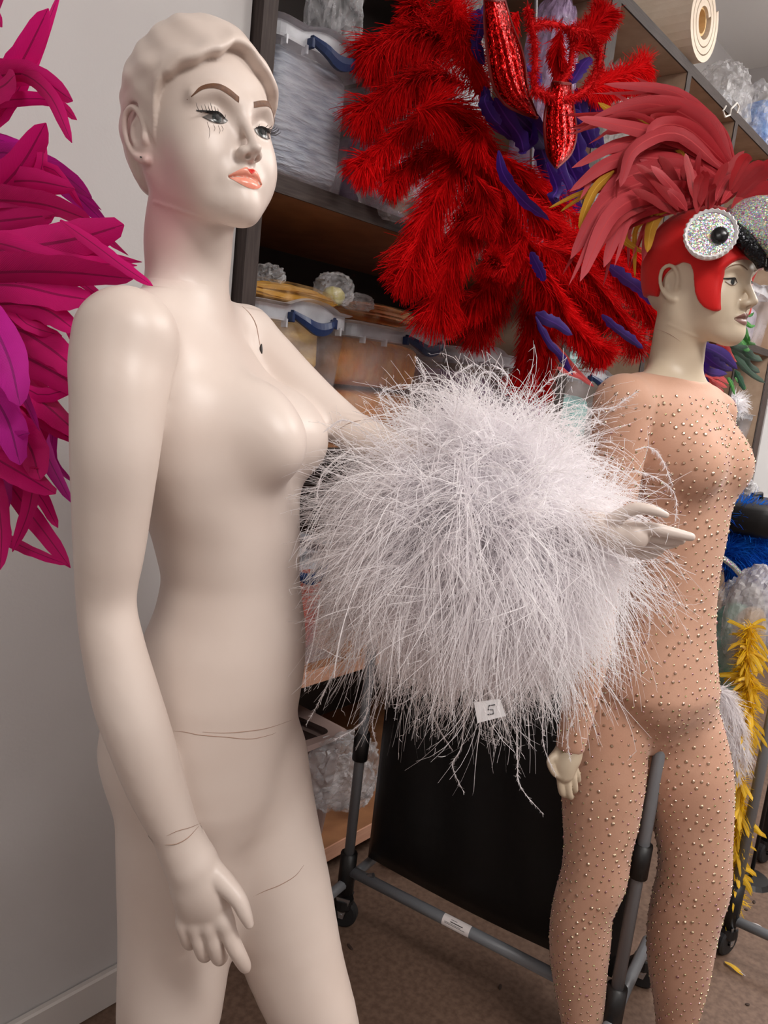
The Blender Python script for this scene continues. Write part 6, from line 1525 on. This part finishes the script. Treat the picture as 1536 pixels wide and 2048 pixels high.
# black cloth above it
V, F = lump((0, 0, .045), (.17, .10, .045), 71, amp=.05, box=.9); o = thing('black_case', 'black case on the right hand rack above the blue plumes', 'case', PY(1500, 1062, 2.15), WROT); MB().add(V, F).build('shell', gb_m, o, smooth=True); MB().tube([(-.05, 0, .08), (-.04, 0, .105), (.04, 0, .105), (.05, 0, .08)], .006, 7).build('carry_handle', blk, o)
clear_bag('wad of clear plastic beside the jewelled bust', PY(1478, 1005, 2.3), (.06, .05, .065), 72, amp=.3, freq=7)
emerald = mat('emerald_packet', (30, 130, 108), rough=.4, spec=.6, col2=(60, 160, 136), nscale=14, bump=.9, bscale=22)
clear_bag('clear bag of emerald green packets hanging by the jewelled waist', PY(1462, 1275, 1.98), (.085, .07, .15), 73, fill=emerald, fr=.80, amp=.14)
clear_bag('milky clear bag draped at the right edge below the blue plumes', PY(1505, 1235, 1.92), (.08, .06, .13), 74, m=film('milky_film', (226, 222, 220), opac=.42, rough=.15, bump=1., bscale=16), fill=mat('tan_tissue', (196, 168, 140), rough=.6, bump=.6, bscale=30), fr=.6, amp=.16)
b = PY(1485, 1300, 1.86); cd2 = thing('drawstring', 'white drawstring dangling from the milky bag', 'cord', b); mb = MB()
mb.tube([PYb(x, y, 1.85, b) for x, y in ((1487, 1245), (1492, 1280), (1496, 1300), (1486, 1325), (1493, 1335))], .003, 6); mb.build('cord', MATS['white_cord'], cd2)
# yellow feather boa, white tail plume
b = PY(1475, 1500, 1.82); ya = thing('feather_boa', 'long yellow feather boa hanging down behind the jewelled leg', 'feathers', b); r_ = random.Random(12)
path = [(1500, 1255), (1492, 1330), (1500, 1390), (1488, 1460), (1475, 1520), (1480, 1590), (1472, 1660), (1466, 1720), (1470, 1780), (1452, 1835)]
PP = catmull([PY(x, y, 1.82) for x, y in path], 60)
MB().tube(PP-b, .006, 6).build('cord', yellow_f, ya)
nb = 2600; ii = rng.integers(0, 60, nb); D = rng.normal(size=(nb, 3)); D[:, 2] -= .3; D /= np.linalg.norm(D, axis=1)[:, None]
V, Q, _ = strands(PP[ii]-b+rng.normal(size=(nb, 3))*.004, D, rng.uniform(.02, .05, nb), np.full(nb, .9), np.full(nb, .7), np.full(nb, .0022), rng, 3)
stuff(mesh_np('fluff', V, Q, mat('yellow_down', (240, 196, 36), rough=.8, spec=.1, twoside=.3), ya))
for i in range(240):
    p = PP[r_.randrange(60)]; d = np.array([r_.gauss(0, 1), r_.gauss(0, 1), r_.gauss(-.55, .6)]); d /= np.linalg.norm(d); L = r_.uniform(.035, .075)
    blade([p, p+d*L*.4, p+d*L*.8-VERT*.006, p+d*L-VERT*.014], r_.uniform(.004, .0075), r_, n=6, cols=2, notch=1.2, tipf=.4, m=yellow_f, parent=ya, base=b)
b = PY(1465, 1450, 1.78); wt = thing('tail_plume', 'white feather tail hanging beside the jewelled thigh', 'feathers', b)
for pts_, w in (([(1420, 1370), (1450, 1400), (1470, 1450), (1490, 1530)], 40), ([(1425, 1380), (1440, 1440), (1465, 1490), (1475, 1550)], 36), ([(1425, 1375), (1455, 1390), (1480, 1440), (1500, 1510)], 34)):
    plume([PY(x, y, 1.78) for x, y in pts_], w*1.8/FPX, 260, rng, white_plume, wt, b, grav=.9, curl=.6, wid=.0018, ang=42, seg=4, vol=.8)
# second white feather on the edge, floor bits
def floor_feather(label, x, y, m, L, w, rot):
    p = PZ(x, y, .004); T = thing('fallen_feather', label, 'feather', p); d = np.array([math.cos(rot), math.sin(rot), 0])
    blade([p-d*L/2, p-d*L*.15+VERT*.006, p+d*L*.2+VERT*.006, p+d*L/2+VERT*.002], w, r_, facing=VERT, n=8, cols=2, notch=.9, m=m, parent=T, base=p)
    MB().tube([-d*L*.62+VERT*.003, -d*L*.3+VERT*.004], .0008, 5).build('quill', white_trim, T)
floor_feather('small yellow feather fallen on the floor', 1467, 1937, yellow_f, .05, .008, 2.2)
floor_feather('small white feather fallen on the floor near the caster', 1512, 1852, feather_mat('white_down', (226, 222, 222), (206, 200, 200)), .04, .009, 2.6)
floor_feather('pale curl of feather on the floor under the rack', 1290, 1935, MATS['white_down'], .035, .004, .4)
crumb = mat('brown_crumb', (60, 44, 36), rough=.8)
for i, (x, y) in enumerate(((1492, 1820), (1508, 1805), (700, 1895), (1495, 2010), (1000, 1975), (690, 1960))):
    p = PZ(x, y, 0); V, F = lump((0, 0, .002), (.006+.003*(i % 3), .004, .002), 90+i, nu=8, nv=6, amp=.2); o = MB().add(V, F).build('floor_debris', crumb); o.location = [float(v) for v in p]; o.rotation_euler = (0, 0, i*1.1)
    tag(o, 'tiny dark crumb lying on the speckled floor', 'debris', 'crumbs on the floor')
